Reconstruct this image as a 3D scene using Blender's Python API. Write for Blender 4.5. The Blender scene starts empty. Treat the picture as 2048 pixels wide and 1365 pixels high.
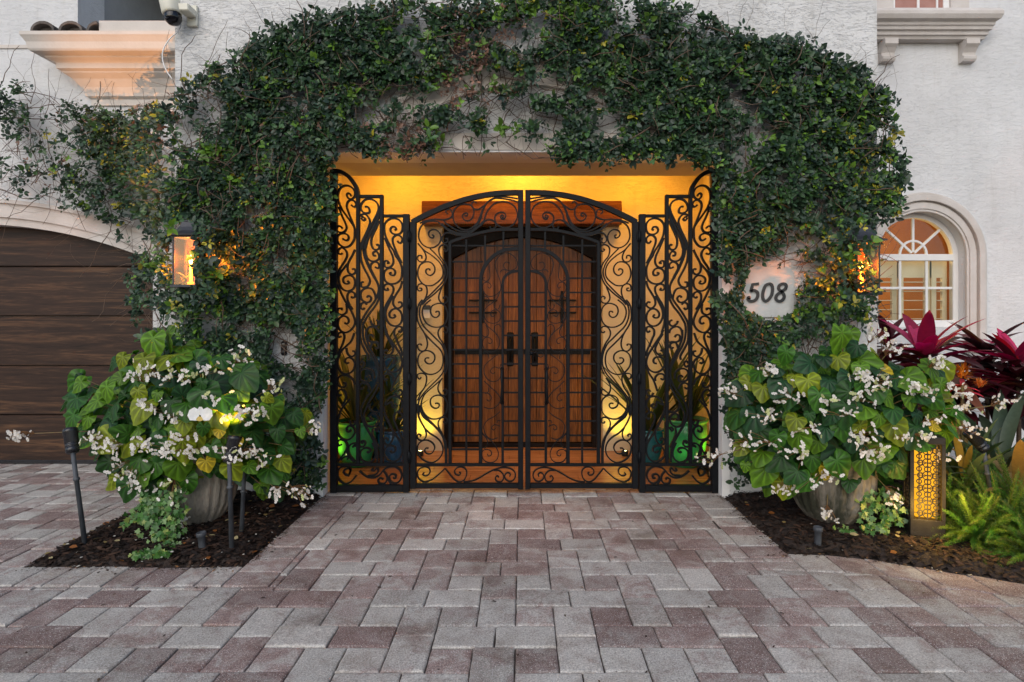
import bpy, math, random
import numpy as np
from mathutils import Vector, Matrix
random.seed(7)
rng = np.random.default_rng(11)
S = bpy.context.scene
C = S.collection
R = math.radians
# ------------------------------------------------------------------ camera, sky, sun, exposure
F = 1200.0; CX = 1045.0; CY = 635.0; H = 1.4        # photo focal length in photo pixels, principal point, eye height
cd = bpy.data.cameras.new('camera'); cam = bpy.data.objects.new('camera', cd); C.objects.link(cam)
cam.location = (0, 0, H); cam.rotation_euler = (R(90), 0, 0)
cd.sensor_width = 36; cd.lens = F/2048*36
cd.shift_x = (1024-CX)/2048; cd.shift_y = -(682.5-CY)/2048
cd.clip_start = 0.05; cd.clip_end = 2000
S.camera = cam
W = bpy.data.worlds.new('World'); S.world = W; W.use_nodes = True
nt = W.node_tree; bg = nt.nodes['Background']
sky = nt.nodes.new('ShaderNodeTexSky'); sky.sky_type = 'NISHITA'; sky.sun_disc = False
SUN_EL, SUN_ROT = R(34), R(196)
sky.sun_elevation = SUN_EL; sky.sun_rotation = SUN_ROT
sky.air_density = 1.0; sky.dust_density = 1.0; sky.ozone_density = 1.0
nt.links.new(sky.outputs[0], bg.inputs[0]); bg.inputs[1].default_value = 0.105
sl = bpy.data.lights.new('sun', 'SUN'); so = bpy.data.objects.new('sun', sl); C.objects.link(so)
sl.energy = 1.15; sl.angle = R(70); sl.color = (1.0, 0.92, 0.82)
# direction towards the sun: behind the camera and above
sd = Vector((math.sin(SUN_ROT)*math.cos(SUN_EL), math.cos(SUN_ROT)*math.cos(SUN_EL), math.sin(SUN_EL)))
so.rotation_euler = sd.to_track_quat('Z', 'Y').to_euler()
so.location = (0, -6, 8)
S.view_settings.view_transform = 'Standard'; S.view_settings.look = 'None'
S.view_settings.exposure = 0.62; S.view_settings.gamma = 1
S.render.engine = 'CYCLES'
S.cycles.max_bounces = 6; S.cycles.transparent_max_bounces = 8

def P(px, py, Y):
    "photo pixel on the plane at depth Y -> world point"
    return Vector(((px-CX)/F*Y, Y, H-(py-CY)/F*Y))
GY = 4.8                                              # plane of the gate

# ------------------------------------------------------------------ materials
def nmat(name):
    m = bpy.data.materials.new(name); m.use_nodes = True
    n = m.node_tree.nodes; l = m.node_tree.links
    return m, n, l, n['Principled BSDF'], n['Material Output']
def node(n, t, **kw):
    x = n.new(t)
    for k, v in kw.items():
        if k in x.inputs.keys(): x.inputs[k].default_value = v
        else: setattr(x, k, v)
    return x
def ramp(n, stops):
    r = n.new('ShaderNodeValToRGB'); e = r.color_ramp.elements
    e[0].position, e[0].color = stops[0][0], (*stops[0][1], 1)
    e[1].position, e[1].color = stops[-1][0], (*stops[-1][1], 1)
    for p, c in stops[1:-1]:
        q = e.new(p); q.color = (*c, 1)
    return r
def simple(name, c1, c2=None, rough=.5, metal=0, scale=8, bump=.0, bscale=60, stretch=(1,1,1), spec=.5, dist=.01, pos=(.3, .7)):
    m, n, l, b, o = nmat(name)
    tc = node(n, 'ShaderNodeTexCoord'); mp = node(n, 'ShaderNodeMapping'); mp.inputs['Scale'].default_value = stretch
    l.new(tc.outputs['Object'], mp.inputs[0])
    ns = node(n, 'ShaderNodeTexNoise', Scale=scale, Detail=6.0, Roughness=.6); l.new(mp.outputs[0], ns.inputs['Vector'])
    rp = ramp(n, [(pos[0], c1), (pos[1], c2 or c1)]); l.new(ns.outputs['Fac'], rp.inputs[0]); l.new(rp.outputs[0], b.inputs['Base Color'])
    b.inputs['Roughness'].default_value = rough; b.inputs['Metallic'].default_value = metal
    b.inputs['Specular IOR Level'].default_value = spec
    if bump:
        n2 = node(n, 'ShaderNodeTexNoise', Scale=bscale, Detail=4.0); l.new(mp.outputs[0], n2.inputs['Vector'])
        bm = node(n, 'ShaderNodeBump', Strength=bump, Distance=dist); l.new(n2.outputs['Fac'], bm.inputs['Height']); l.new(bm.outputs[0], b.inputs['Normal'])
    return m
def stucco(name, c, strength=.6, stains=True):
    m, n, l, b, o = nmat(name)
    tc = node(n, 'ShaderNodeTexCoord'); mp = node(n, 'ShaderNodeMapping'); mp.inputs['Scale'].default_value = (1, 1, 4.2)
    l.new(tc.outputs['Object'], mp.inputs[0])
    a = node(n, 'ShaderNodeTexNoise', Scale=14.0, Detail=6.0, Roughness=.66, Distortion=1.5); l.new(mp.outputs[0], a.inputs['Vector'])
    f = node(n, 'ShaderNodeTexNoise', Scale=70.0, Detail=3.0); l.new(tc.outputs['Object'], f.inputs['Vector'])
    r1 = ramp(n, [(.40, (0,0,0)), (.455, (.75,.75,.75)), (.60, (1,1,1))]); l.new(a.outputs['Fac'], r1.inputs[0])
    mx = node(n, 'ShaderNodeMath', operation='MULTIPLY_ADD'); mx.inputs[1].default_value = .25; l.new(f.outputs['Fac'], mx.inputs[0]); l.new(r1.outputs[0], mx.inputs[2])
    bm = node(n, 'ShaderNodeBump', Strength=strength, Distance=.0065); l.new(mx.outputs[0], bm.inputs['Height']); l.new(bm.outputs[0], b.inputs['Normal'])
    g = node(n, 'ShaderNodeTexNoise', Scale=1.6, Detail=5.0, Roughness=.6); l.new(tc.outputs['Object'], g.inputs['Vector'])
    d = tuple(x*.86 for x in c)
    r2 = ramp(n, [(.3, d), (.62, c)]); l.new(g.outputs['Fac'], r2.inputs[0])
    m5 = node(n, 'ShaderNodeMapping'); m5.inputs['Scale'].default_value = (5, 5, .45); l.new(tc.outputs['Object'], m5.inputs[0])
    g5 = node(n, 'ShaderNodeTexNoise', Scale=2.0, Detail=7.0, Roughness=.65); l.new(m5.outputs[0], g5.inputs['Vector'])
    r5 = ramp(n, [(.32, (.90,.89,.87)), (.44, (.985,.98,.975)), (.6, (1,1,1))]); l.new(g5.outputs['Fac'], r5.inputs[0])
    x5 = node(n, 'ShaderNodeMix', data_type='RGBA', blend_type='MULTIPLY'); x5.inputs[0].default_value = 1; l.new(r2.outputs[0], x5.inputs[6]); l.new(r5.outputs[0], x5.inputs[7]); l.new(x5.outputs[2], b.inputs['Base Color'])
    b.inputs['Roughness'].default_value = .85; b.inputs['Specular IOR Level'].default_value = .25
    return m
def emit(name, c, s):
    m, n, l, b, o = nmat(name); n.remove(b)
    e = node(n, 'ShaderNodeEmission', Strength=s); e.inputs[0].default_value = (*c, 1); l.new(e.outputs[0], o.inputs[0]); return m
def glass(name, tint=(1,1,1), gl=.12, rough=.03):
    m, n, l, b, o = nmat(name); n.remove(b)
    t = node(n, 'ShaderNodeBsdfTransparent'); t.inputs[0].default_value = (*tint, 1)
    g = node(n, 'ShaderNodeBsdfGlossy', Roughness=rough)
    fr = node(n, 'ShaderNodeFresnel', IOR=1.5); ad = node(n, 'ShaderNodeMath', operation='ADD'); ad.inputs[1].default_value = gl-.04
    l.new(fr.outputs[0], ad.inputs[0])
    mx = node(n, 'ShaderNodeMixShader'); l.new(ad.outputs[0], mx.inputs[0]); l.new(t.outputs[0], mx.inputs[1]); l.new(g.outputs[0], mx.inputs[2]); l.new(mx.outputs[0], o.inputs[0])
    return m
def leafmat(name, rough=.4, trans=.3, tcol=1.6, spec=.5):
    m, n, l, b, o = nmat(name)
    at = node(n, 'ShaderNodeAttribute', attribute_name='Col')
    tc = node(n, 'ShaderNodeTexCoord'); ns = node(n, 'ShaderNodeTexNoise', Scale=35.0, Detail=3.0); l.new(tc.outputs['Object'], ns.inputs['Vector'])
    hs = node(n, 'ShaderNodeHueSaturation'); l.new(at.outputs['Color'], hs.inputs['Color'])
    mr = node(n, 'ShaderNodeMapRange'); mr.inputs[3].default_value = .75; mr.inputs[4].default_value = 1.3; l.new(ns.outputs['Fac'], mr.inputs[0]); l.new(mr.outputs[0], hs.inputs['Value'])
    l.new(hs.outputs[0], b.inputs['Base Color']); b.inputs['Roughness'].default_value = rough; b.inputs['Specular IOR Level'].default_value = spec
    tr = node(n, 'ShaderNodeBsdfTranslucent'); h2 = node(n, 'ShaderNodeHueSaturation', Value=tcol, Saturation=1.1); l.new(hs.outputs[0], h2.inputs['Color']); l.new(h2.outputs[0], tr.inputs[0])
    mx = node(n, 'ShaderNodeMixShader'); mx.inputs[0].default_value = trans; l.new(b.outputs[0], mx.inputs[1]); l.new(tr.outputs[0], mx.inputs[2]); l.new(mx.outputs[0], o.inputs[0])
    return m
def wood(name, c1, c2, c3, axis='Z', rough=.45, scale=3.0, bump=.15):
    m, n, l, b, o = nmat(name)
    tc = node(n, 'ShaderNodeTexCoord'); mp = node(n, 'ShaderNodeMapping')
    mp.inputs['Scale'].default_value = {'Z': (9, 9, .6), 'X': (.55, 9, 9), 'Y': (9, .6, 9)}[axis]
    l.new(tc.outputs['Object'], mp.inputs[0])
    a = node(n, 'ShaderNodeTexNoise', Scale=scale, Detail=8.0, Roughness=.65, Distortion=1.2); l.new(mp.outputs[0], a.inputs['Vector'])
    f = node(n, 'ShaderNodeTexNoise', Scale=scale*9, Detail=4.0); l.new(mp.outputs[0], f.inputs['Vector'])
    mx = node(n, 'ShaderNodeMath', operation='MULTIPLY_ADD'); mx.inputs[1].default_value = .35; l.new(f.outputs['Fac'], mx.inputs[0]); l.new(a.outputs['Fac'], mx.inputs[2])
    r = ramp(n, [(.45, c1), (.68, c2), (.88, c3)]); l.new(mx.outputs[0], r.inputs[0]); l.new(r.outputs[0], b.inputs['Base Color'])
    bm = node(n, 'ShaderNodeBump', Strength=bump, Distance=.004); l.new(mx.outputs[0], bm.inputs['Height']); l.new(bm.outputs[0], b.inputs['Normal'])
    b.inputs['Roughness'].default_value = rough; b.inputs['Specular IOR Level'].default_value = .22
    return m
def pavermat():
    m, n, l, b, o = nmat('concrete_paver')
    at = node(n, 'ShaderNodeAttribute', attribute_name='Col'); sp = node(n, 'ShaderNodeSeparateColor'); l.new(at.outputs['Color'], sp.inputs[0])
    tc = node(n, 'ShaderNodeTexCoord')
    a = node(n, 'ShaderNodeTexNoise', Scale=7.5, Detail=6.0, Roughness=.65, Distortion=.8); l.new(tc.outputs['Object'], a.inputs['Vector'])
    f = node(n, 'ShaderNodeTexNoise', Scale=120.0, Detail=4.0, Roughness=.8); l.new(tc.outputs['Object'], f.inputs['Vector'])
    v = node(n, 'ShaderNodeTexVoronoi', Scale=260.0); l.new(tc.outputs['Object'], v.inputs['Vector'])
    m1 = node(n, 'ShaderNodeMath', operation='MULTIPLY_ADD'); m1.inputs[1].default_value = 2.3; l.new(a.outputs['Fac'], m1.inputs[0]); l.new(sp.outputs[0], m1.inputs[2])
    r = ramp(n, [(.44, (.50,.475,.44)), (.62, (.41,.375,.345)), (.80, (.31,.238,.218)), (.98, (.245,.165,.15))])
    m2 = node(n, 'ShaderNodeMath', operation='MULTIPLY_ADD'); m2.inputs[1].default_value = .55; m2.inputs[2].default_value = -.225; l.new(m1.outputs[0], m2.inputs[0]); l.new(m2.outputs[0], r.inputs[0])
    hs = node(n, 'ShaderNodeHueSaturation'); l.new(r.outputs[0], hs.inputs['Color'])
    mr = node(n, 'ShaderNodeMapRange'); mr.inputs[1].default_value = .3; mr.inputs[2].default_value = .7; mr.inputs[3].default_value = .40; mr.inputs[4].default_value = 1.6; l.new(f.outputs['Fac'], mr.inputs[0])
    m3 = node(n, 'ShaderNodeMath', operation='MULTIPLY'); mr2 = node(n, 'ShaderNodeMapRange'); mr2.inputs[3].default_value = .8; mr2.inputs[4].default_value = 1.12
    l.new(sp.outputs[1], mr2.inputs[0]); l.new(mr.outputs[0], m3.inputs[0]); l.new(mr2.outputs[0], m3.inputs[1]); l.new(m3.outputs[0], hs.inputs['Value'])
    # light quartz specks of the aggregate
    sv = node(n, 'ShaderNodeTexNoise', Scale=230.0, Detail=2.0); l.new(tc.outputs['Object'], sv.inputs['Vector'])
    rs = ramp(n, [(.60, (0,0,0)), (.68, (1,1,1))]); l.new(sv.outputs['Fac'], rs.inputs[0])
    mxc = node(n, 'ShaderNodeMix', data_type='RGBA'); l.new(rs.outputs[0], mxc.inputs[0]); l.new(hs.outputs[0], mxc.inputs[6]); mxc.inputs[7].default_value = (.72,.70,.68,1)
    # worn dirt between and on the stones
    st = node(n, 'ShaderNodeTexNoise', Scale=1.7, Detail=6.0, Roughness=.7); l.new(tc.outputs['Object'], st.inputs['Vector'])
    r3 = ramp(n, [(.33, (.62,.57,.53)), (.47, (.93,.92,.91)), (.6, (1,1,1))]); l.new(st.outputs['Fac'], r3.inputs[0])
    mm = node(n, 'ShaderNodeMix', data_type='RGBA', blend_type='MULTIPLY'); mm.inputs[0].default_value = 1; l.new(mxc.outputs[2], mm.inputs[6]); l.new(r3.outputs[0], mm.inputs[7])
    l.new(mm.outputs[2], b.inputs['Base Color'])
    ad = node(n, 'ShaderNodeMath', operation='ADD'); l.new(f.outputs['Fac'], ad.inputs[0]); l.new(v.outputs['Distance'], ad.inputs[1])
    bm = node(n, 'ShaderNodeBump', Strength=.55, Distance=.004); l.new(ad.outputs[0], bm.inputs['Height']); l.new(bm.outputs[0], b.inputs['Normal'])
    b.inputs['Roughness'].default_value = .8; b.inputs['Specular IOR Level'].default_value = .35
    return m

M = {}
M['stucco'] = stucco('white_stucco', (.70,.695,.69), .75)
M['stucco2'] = stucco('white_stucco_main', (.70,.70,.705), .5)
M['cream'] = stucco('cream_stucco', (.74,.62,.42), .6)
M['trim'] = simple('cast_stone', (.52,.47,.43), (.62,.58,.55), .8, scale=5, bump=.3, bscale=90)
M['plaster'] = simple('smooth_plaster', (.56,.51,.46), (.66,.60,.55), .8, scale=3, bump=.2, bscale=40)
M['graywall'] = simple('plain_grey', (.36,.36,.36), (.42,.42,.42), .9, bump=.3, bscale=80)
M['white'] = simple('white_paint', (.72,.71,.70), (.78,.77,.76), .45)
M['iron'] = simple('black_iron', (.004,.0045,.006), (.008,.009,.011), .45, metal=.0, spec=.13, scale=30, bump=.35, bscale=220, dist=.002)
M['iron2'] = simple('dark_bronze', (.018,.016,.014), (.03,.026,.022), .5, metal=.2, spec=.3, scale=14, bump=.2, bscale=120)
M['blackplastic'] = simple('black_plastic', (.012,.012,.014), (.02,.02,.024), .25)
M['pipe'] = simple('weathered_pipe', (.025,.028,.034), (.09,.10,.115), .55, scale=22, bump=.3, bscale=120, stretch=(1,1,.3))
M['paver'] = pavermat()
M['joint'] = simple('joint_sand', (.045,.035,.03), (.10,.08,.07), .95, scale=40, bump=.5, bscale=200)
M['soil'] = simple('mulch_soil', (.012,.008,.007), (.045,.028,.02), .95, scale=30, bump=1.0, bscale=60, dist=.02)
M['garage'] = wood('garage_wood', (.011,.006,.005), (.035,.018,.012), (.11,.055,.028), 'X', .5, 1.6)
M['doorwood'] = wood('door_wood', (.036,.012,.003), (.155,.054,.011), (.30,.115,.028), 'Z', .35)
M['beam'] = wood('beam_wood', (.045,.014,.006), (.115,.034,.012), (.19,.065,.022), 'X', .4)
M['floortile'] = wood('entry_floor', (.20,.085,.035), (.36,.16,.07), (.48,.25,.12), 'X', .25)
M['tile'] = simple('clay_tile', (.06,.052,.046), (.15,.125,.11), .8, scale=10, bump=.4)
M['urn'] = simple('aged_stone', (.035,.036,.022), (.27,.235,.195), .9, scale=6, bump=.9, bscale=45, stretch=(1,1,.35), dist=.016, pos=(.42, .60))
M['vineleaf'] = leafmat('vine_leaf', .40, .17, 1.5, .45)
M['begleaf'] = leafmat('begonia_leaf', .42, .30, 1.7, .28)
M['plant'] = leafmat('plant_leaf', .4, .3, 1.6)
M['petal'] = leafmat('petal', .55, .35, 1.1, .3)
M['chips'] = leafmat('mulch_chip', .85, .0, 1, .2)
M['stem'] = simple('brown_stem', (.05,.03,.02), (.15,.095,.06), .7, scale=40)
M['gstem'] = simple('green_stem', (.12,.13,.03), (.20,.10,.05), .5, scale=20)
M['flame'] = emit('flame', (1, .62, .22), 60)
M['glow'] = emit('lit_diffuser', (1, .44, .02), .8)
M['uplens'] = emit('lit_lens', (1, .85, .35), 12)
M['glass'] = glass('clear_glass', (1,1,1), .10)
M['seeded'] = glass('seeded_glass', (1, .74, .36), .05, .12)
M['winglass'] = glass('window_glass', (.95,.95,.9), .012, .01)
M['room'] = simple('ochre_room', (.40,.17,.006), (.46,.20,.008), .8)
M['curtain'] = simple('pink_curtain', (.45,.20,.15), (.55,.27,.20), .9)
M['shutter'] = simple('shutter_paint', (.62,.60,.54), (.66,.64,.57), .6)
M['gpot'] = simple('green_glaze', (.03,.26,.09), (.05,.36,.13), .18)
M['bpot'] = simple('blue_glaze', (.010,.06,.13), (.02,.10,.20), .15)
M['tpot'] = simple('teal_glaze', (.012,.10,.12), (.02,.16,.18), .15)
M['cap'] = simple('ivory_plastic', (.62,.60,.50), (.68,.66,.57), .4)
M['lantern'] = simple('lantern_metal', (.035,.037,.045), (.06,.062,.07), .5, metal=.5, scale=20)
M['candle'] = simple('candle_sleeve', (.5,.35,.18), (.6,.42,.22), .5)

# ------------------------------------------------------------------ object helpers
def link(o, parent=None):
    C.objects.link(o)
    if parent is not None: o.parent = parent
    return o
def tag(o, label=None, cat=None, group=None, kind=None):
    if label: o['label'] = label
    if cat: o['category'] = cat
    if group: o['group'] = group
    if kind: o['kind'] = kind
    return o
def thing(name, label, cat, loc=(0,0,0), rz=0, group=None):
    o = bpy.data.objects.new(name, None); o.empty_display_size = .1; C.objects.link(o)
    o.location = loc; o.rotation_euler = (0, 0, rz)
    return tag(o, label, cat, group)
class MB:
    "collects faces, then links them as one mesh object"
    def __init__(s): s.v = []; s.f = []; s.sm = []
    def add(s, vs, fs, smooth=False):
        b = len(s.v); s.v += [tuple(v) for v in vs]
        for f in fs: s.f.append(tuple(b+i for i in f)); s.sm.append(smooth)
        return s
    def box(s, x0, x1, y0, y1, z0, z1, rot=None):
        vs = [Vector((x, y, z)) for z in (z0, z1) for y in (y0, y1) for x in (x0, x1)]
        if rot: c = Vector(((x0+x1)/2, (y0+y1)/2, (z0+z1)/2)); vs = [rot @ (v-c)+c for v in vs]
        return s.add(vs, [(0,2,3,1), (4,5,7,6), (0,1,5,4), (2,6,7,3), (0,4,6,2), (1,3,7,5)])
    def bbox(s, x0, x1, y0, y1, z0, z1, b=.004):
        "box with chamfered edges on all sides"
        xs = (x0, x0+b, x1-b, x1); ys = (y0, y0+b, y1-b, y1); zs = (z0, z0+b, z1-b, z1)
        pts = {}
        vs = []
        for sx in (0, 1):
            for sy in (0, 1):
                for sz in (0, 1):
                    ox, ix = (0, 1) if sx == 0 else (3, 2)
                    oy, iy = (0, 1) if sy == 0 else (3, 2)
                    oz, iz = (0, 1) if sz == 0 else (3, 2)
                    for a, (i, j, k) in enumerate(((ox, iy, iz), (ix, oy, iz), (ix, iy, oz))):
                        pts[(sx, sy, sz, a)] = len(vs); vs.append((xs[i], ys[j], zs[k]))
        g = lambda a, b_, c, d: pts[(a, b_, c, d)]
        fs = []
        for q in (0, 1):
            fs.append([g(q,0,0,0), g(q,1,0,0), g(q,1,1,0), g(q,0,1,0)])
            fs.append([g(0,q,0,1), g(1,q,0,1), g(1,q,1,1), g(0,q,1,1)])
            fs.append([g(0,0,q,2), g(1,0,q,2), g(1,1,q,2), g(0,1,q,2)])
        for p in (0, 1):
            for q in (0, 1):
                fs.append([g(p,q,0,0), g(p,q,1,0), g(p,q,1,1), g(p,q,0,1)])
                fs.append([g(p,0,q,0), g(p,1,q,0), g(p,1,q,2), g(p,0,q,2)])
                fs.append([g(0,p,q,1), g(1,p,q,1), g(1,p,q,2), g(0,p,q,2)])
                for r_ in (0, 1): fs.append([g(p,q,r_,0), g(p,q,r_,1), g(p,q,r_,2)])
        return s.add(vs, fs)
    def tube(s, pts, r, n=6, cap=True, smooth=True):
        pts = [Vector(p) for p in pts]; N = len(pts)
        rs = r if isinstance(r, (list, tuple)) else [r]*N
        vs = []; up = None
        for i, p in enumerate(pts):
            t = (pts[min(i+1, N-1)]-pts[max(i-1, 0)])
            if t.length < 1e-9: t = Vector((0,0,1))
            t.normalize()
            if up is None: up = Vector((0,0,1)) if abs(t.z) < .9 else Vector((1,0,0))
            a = t.cross(up)
            if a.length < 1e-6: a = t.orthogonal()
            a.normalize(); b = a.cross(t).normalized(); up = b
            for k in range(n):
                w = 2*math.pi*k/n; vs.append(p+(a*math.cos(w)+b*math.sin(w))*rs[i])
        fs = [(i*n+k, i*n+(k+1) % n, (i+1)*n+(k+1) % n, (i+1)*n+k) for i in range(N-1) for k in range(n)]
        if cap: fs += [tuple(range(n))[::-1], tuple((N-1)*n+k for k in range(n))]
        return s.add(vs, fs, smooth)
    def lathe(s, prof, c=(0,0,0), n=32, rib=0, ribn=0, rot=None, z0=None, z1=None):
        vs = []
        for r, z in prof:
            for k in range(n):
                a = 2*math.pi*k/n; rr = r
                if rib and (z0 is None or z0 < z < z1): rr = r*(1+rib*abs(math.sin(a*ribn/2))-rib*.5)
                v = Vector((rr*math.cos(a), rr*math.sin(a), z))
                if rot: v = rot @ v
                vs.append(v+Vector(c))
        fs = [(i*n+k, i*n+(k+1) % n, (i+1)*n+(k+1) % n, (i+1)*n+k) for i in range(len(prof)-1) for k in range(n)]
        return s.add(vs, fs, True)
    def prism(s, poly, y0, y1):
        "outline in XZ (list of (x,z)), extruded from y0 to y1"
        n = len(poly); vs = [(x, y0, z) for x, z in poly]+[(x, y1, z) for x, z in poly]
        fs = [tuple(range(n)), tuple(range(2*n-1, n-1, -1))]+[(i, n+i, n+(i+1) % n, (i+1) % n) for i in range(n)]
        return s.add(vs, fs)
    def strip(s, a, b, y0, y1):
        "band between two equal-length XZ polylines, extruded: closed solid"
        n = len(a); vs = [(x, y0, z) for x, z in a]+[(x, y0, z) for x, z in b]+[(x, y1, z) for x, z in a]+[(x, y1, z) for x, z in b]
        fs = []
        for i in range(n-1):
            fs += [(i, i+1, n+i+1, n+i), (2*n+i+1, 2*n+i, 3*n+i, 3*n+i+1), (i+1, i, 2*n+i, 2*n+i+1), (n+i, n+i+1, 3*n+i+1, 3*n+i)]
        fs += [(0, n, 3*n, 2*n), (n-1, 3*n-1, 4*n-1, 2*n-1)]
        return s.add(vs, fs)
    def build(s, name, mat, parent=None, bevel=0):
        me = bpy.data.meshes.new(name); me.from_pydata(s.v, [], s.f)
        me.polygons.foreach_set('use_smooth', s.sm)
        me.materials.append(mat); me.validate(); me.update()
        import bmesh
        bm = bmesh.new(); bm.from_mesh(me); bmesh.ops.recalc_face_normals(bm, faces=bm.faces); bm.to_mesh(me); bm.free()
        o = bpy.data.objects.new(name, me); link(o, parent)
        if bevel:
            md = o.modifiers.new('bevel', 'BEVEL'); md.width = bevel; md.segments = 2; md.limit_method = 'ANGLE'
        return o
def npmesh(name, V, T, Cc, mat, parent=None, smooth=True):
    "big triangle/quad mesh from arrays with a colour attribute"
    V = np.asarray(V, dtype=np.float32); T = np.asarray(T, dtype=np.int32); k = T.shape[1]
    me = bpy.data.meshes.new(name); me.vertices.add(len(V)); me.vertices.foreach_set('co', V.ravel())
    me.loops.add(T.size); me.loops.foreach_set('vertex_index', T.ravel())
    me.polygons.add(len(T)); me.polygons.foreach_set('loop_start', np.arange(0, T.size, k, dtype=np.int32))
    try: me.polygons.foreach_set('loop_total', np.full(len(T), k, dtype=np.int32))
    except Exception: pass
    me.update(calc_edges=True)
    me.polygons.foreach_set('use_smooth', np.full(len(T), smooth))
    if Cc is not None:
        at = me.attributes.new('Col', 'FLOAT_COLOR', 'POINT')
        c4 = np.ones((len(V), 4), dtype=np.float32); c4[:, :3] = Cc; at.data.foreach_set('color', c4.ravel())
    me.materials.append(mat); me.validate()
    o = bpy.data.objects.new(name, me); link(o, parent); return o
def nz(v): return v/np.maximum(np.linalg.norm(v, axis=-1, keepdims=True), 1e-9)
def instance(tv, tf, pos, d, n, sc, col, vcol=None, wid=None):
    "place template (len along y, width x, normal z) at pos[N]; d=direction n=normal; returns V,T,C"
    N = len(pos); d = nz(d); n = n-(n*d).sum(1, keepdims=True)*d; n = nz(n); x = np.cross(d, n)
    t = np.repeat(tv[None], N, 0)
    if wid is not None: t = t.copy(); t[:, :, 0] *= np.asarray(wid)[:, None]
    V = pos[:, None]+sc[:, None, None]*(t[:, :, 0:1]*x[:, None]+t[:, :, 1:2]*d[:, None]+t[:, :, 2:3]*n[:, None])
    k = len(tv); T = tf[None]+(np.arange(N)*k)[:, None, None]
    Cc = np.repeat(col[:, None], k, 1)
    if vcol is not None: Cc = Cc*vcol[None]
    return V.reshape(-1, 3), T.reshape(-1, tf.shape[1]), Cc.reshape(-1, 3)
def merge(parts):
    V = []; T = []; Cc = []; b = 0
    for v, t, c in parts: V.append(v); T.append(t+b); Cc.append(c); b += len(v)
    return np.concatenate(V), np.concatenate(T), np.concatenate(Cc)
_g = np.random.default_rng(5).random((64, 64))
def vnoise(x, y):
    xi = np.floor(x).astype(int); yi = np.floor(y).astype(int); fx = x-xi; fy = y-yi
    fx = fx*fx*(3-2*fx); fy = fy*fy*(3-2*fy); a = _g[xi % 64, yi % 64]; b = _g[(xi+1) % 64, yi % 64]; c = _g[xi % 64, (yi+1) % 64]; d = _g[(xi+1) % 64, (yi+1) % 64]
    return (a*(1-fx)+b*fx)*(1-fy)+(c*(1-fx)+d*fx)*fy
def fbm(x, y): return (vnoise(x, y)+.5*vnoise(x*2.1+7, y*2.1+3)+.25*vnoise(x*4.3+1, y*4.3+9))/1.75
def inpoly(x, y, poly):
    r = np.zeros(len(x), bool); n = len(poly)
    for i in range(n):
        x0, y0 = poly[i]; x1, y1 = poly[(i+1) % n]
        if y0 == y1: continue
        c = ((y0 > y) != (y1 > y)) & (x < (x1-x0)*(y-y0)/(y1-y0)+x0); r ^= c
    return r
def lamp(name, kind, loc, energy, col, parent=None, size=.03, target=None, angle=60, blend=.5):
    l = bpy.data.lights.new(name, kind); l.energy = energy; l.color = col; l.shadow_soft_size = size
    if kind == 'SPOT': l.spot_size = R(angle); l.spot_blend = blend
    o = bpy.data.objects.new(name, l); C.objects.link(o); o.location = loc
    if target is not None:
        o.rotation_euler = (Vector(loc)-Vector(target)).to_track_quat('Z', 'Y').to_euler()
    if parent is not None:
        o.parent = parent; o.matrix_parent_inverse = Matrix.Identity(4)
    return o

# ================================================================== SETTING: ground
g = MB(); g.add([(-300,-300,-.06), (300,-300,-.06), (300,300,-.06), (-300,300,-.06)], [(0,1,2,3)])
tag(g.build('ground', M['joint']), kind='structure')
XL, XR = -1.57, 1.57          # path edges
def area(p): return .5*abs(sum(p[i][0]*p[(i+1) % len(p)][1]-p[(i+1) % len(p)][0]*p[i][1] for i in range(len(p))))
def clip(poly, a, b, c):
    "keep the part with a*x+b*y+c >= 0"
    out = []
    for i in range(len(poly)):
        p, q = poly[i], poly[(i+1) % len(poly)]; dp = a*p[0]+b*p[1]+c; dq = a*q[0]+b*q[1]+c
        if dp >= 0: out.append(p)
        if (dp >= 0) != (dq >= 0):
            t = dp/(dp-dq); out.append((p[0]+(q[0]-p[0])*t, p[1]+(q[1]-p[1])*t))
    return out
def edges(P_):   # ccw polygon -> inward half-planes
    r = []
    for i in range(len(P_)):
        (x0, y0), (x1, y1) = P_[i], P_[(i+1) % len(P_)]; a, b = -(y1-y0), (x1-x0); L = math.hypot(a, b); r.append((a/L, b/L, -(a*x0+b*y0)/L))
    return r
def subtract(pieces, P_):
    out = []
    E = edges(P_)
    for q in pieces:
        rest = q
        for a, b, c in E:
            o = clip(rest, -a, -b, -c)
            if len(o) > 2 and area(o) > .0012: out.append(o)
            rest = clip(rest, a, b, c)
            if len(rest) < 3 or area(rest) < 1e-6: break
    return out
BW = .245
LB = [(-2.80, 3.37), (XL, 3.37), (XL, 4.70), (-2.80, 4.70)]                      # left bed
LBo = [(-2.80, 3.37-BW), (XL, 3.37-BW), (XL, 4.70), (-2.80, 4.70)]
LB2 = [(-2.98, 3.37), (-2.80, 3.37), (-2.80, 6), (-2.98, 6)]
PATHB_L = [(XL-.001, 3.37-BW), (XL+BW, 3.37-BW), (XL+BW, 4.9), (XL-.001, 4.9)]
PATHB_R = [(XR-BW, 3.50), (XR, 3.50), (XR, 4.9), (XR-BW, 4.9)]
curve = [(1.57, 3.56), (1.78, 3.54), (1.98, 3.49), (2.20, 3.385), (2.42, 3.27), (2.65, 3.16), (2.95, 3.02), (3.4, 2.82), (3.9, 2.62)]
RBq = []
for i in range(len(curve)-1):
    (x0, y0), (x1, y1) = curve[i], curve[i+1]; RBq.append([(x0, y0-BW), (x1, y1-BW), (x1, 7), (x0, 7)])
HOLES = [LBo, LB2, PATHB_L, PATHB_R]+RBq
PV = []; PT = []; PC = []; nb = 0
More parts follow.
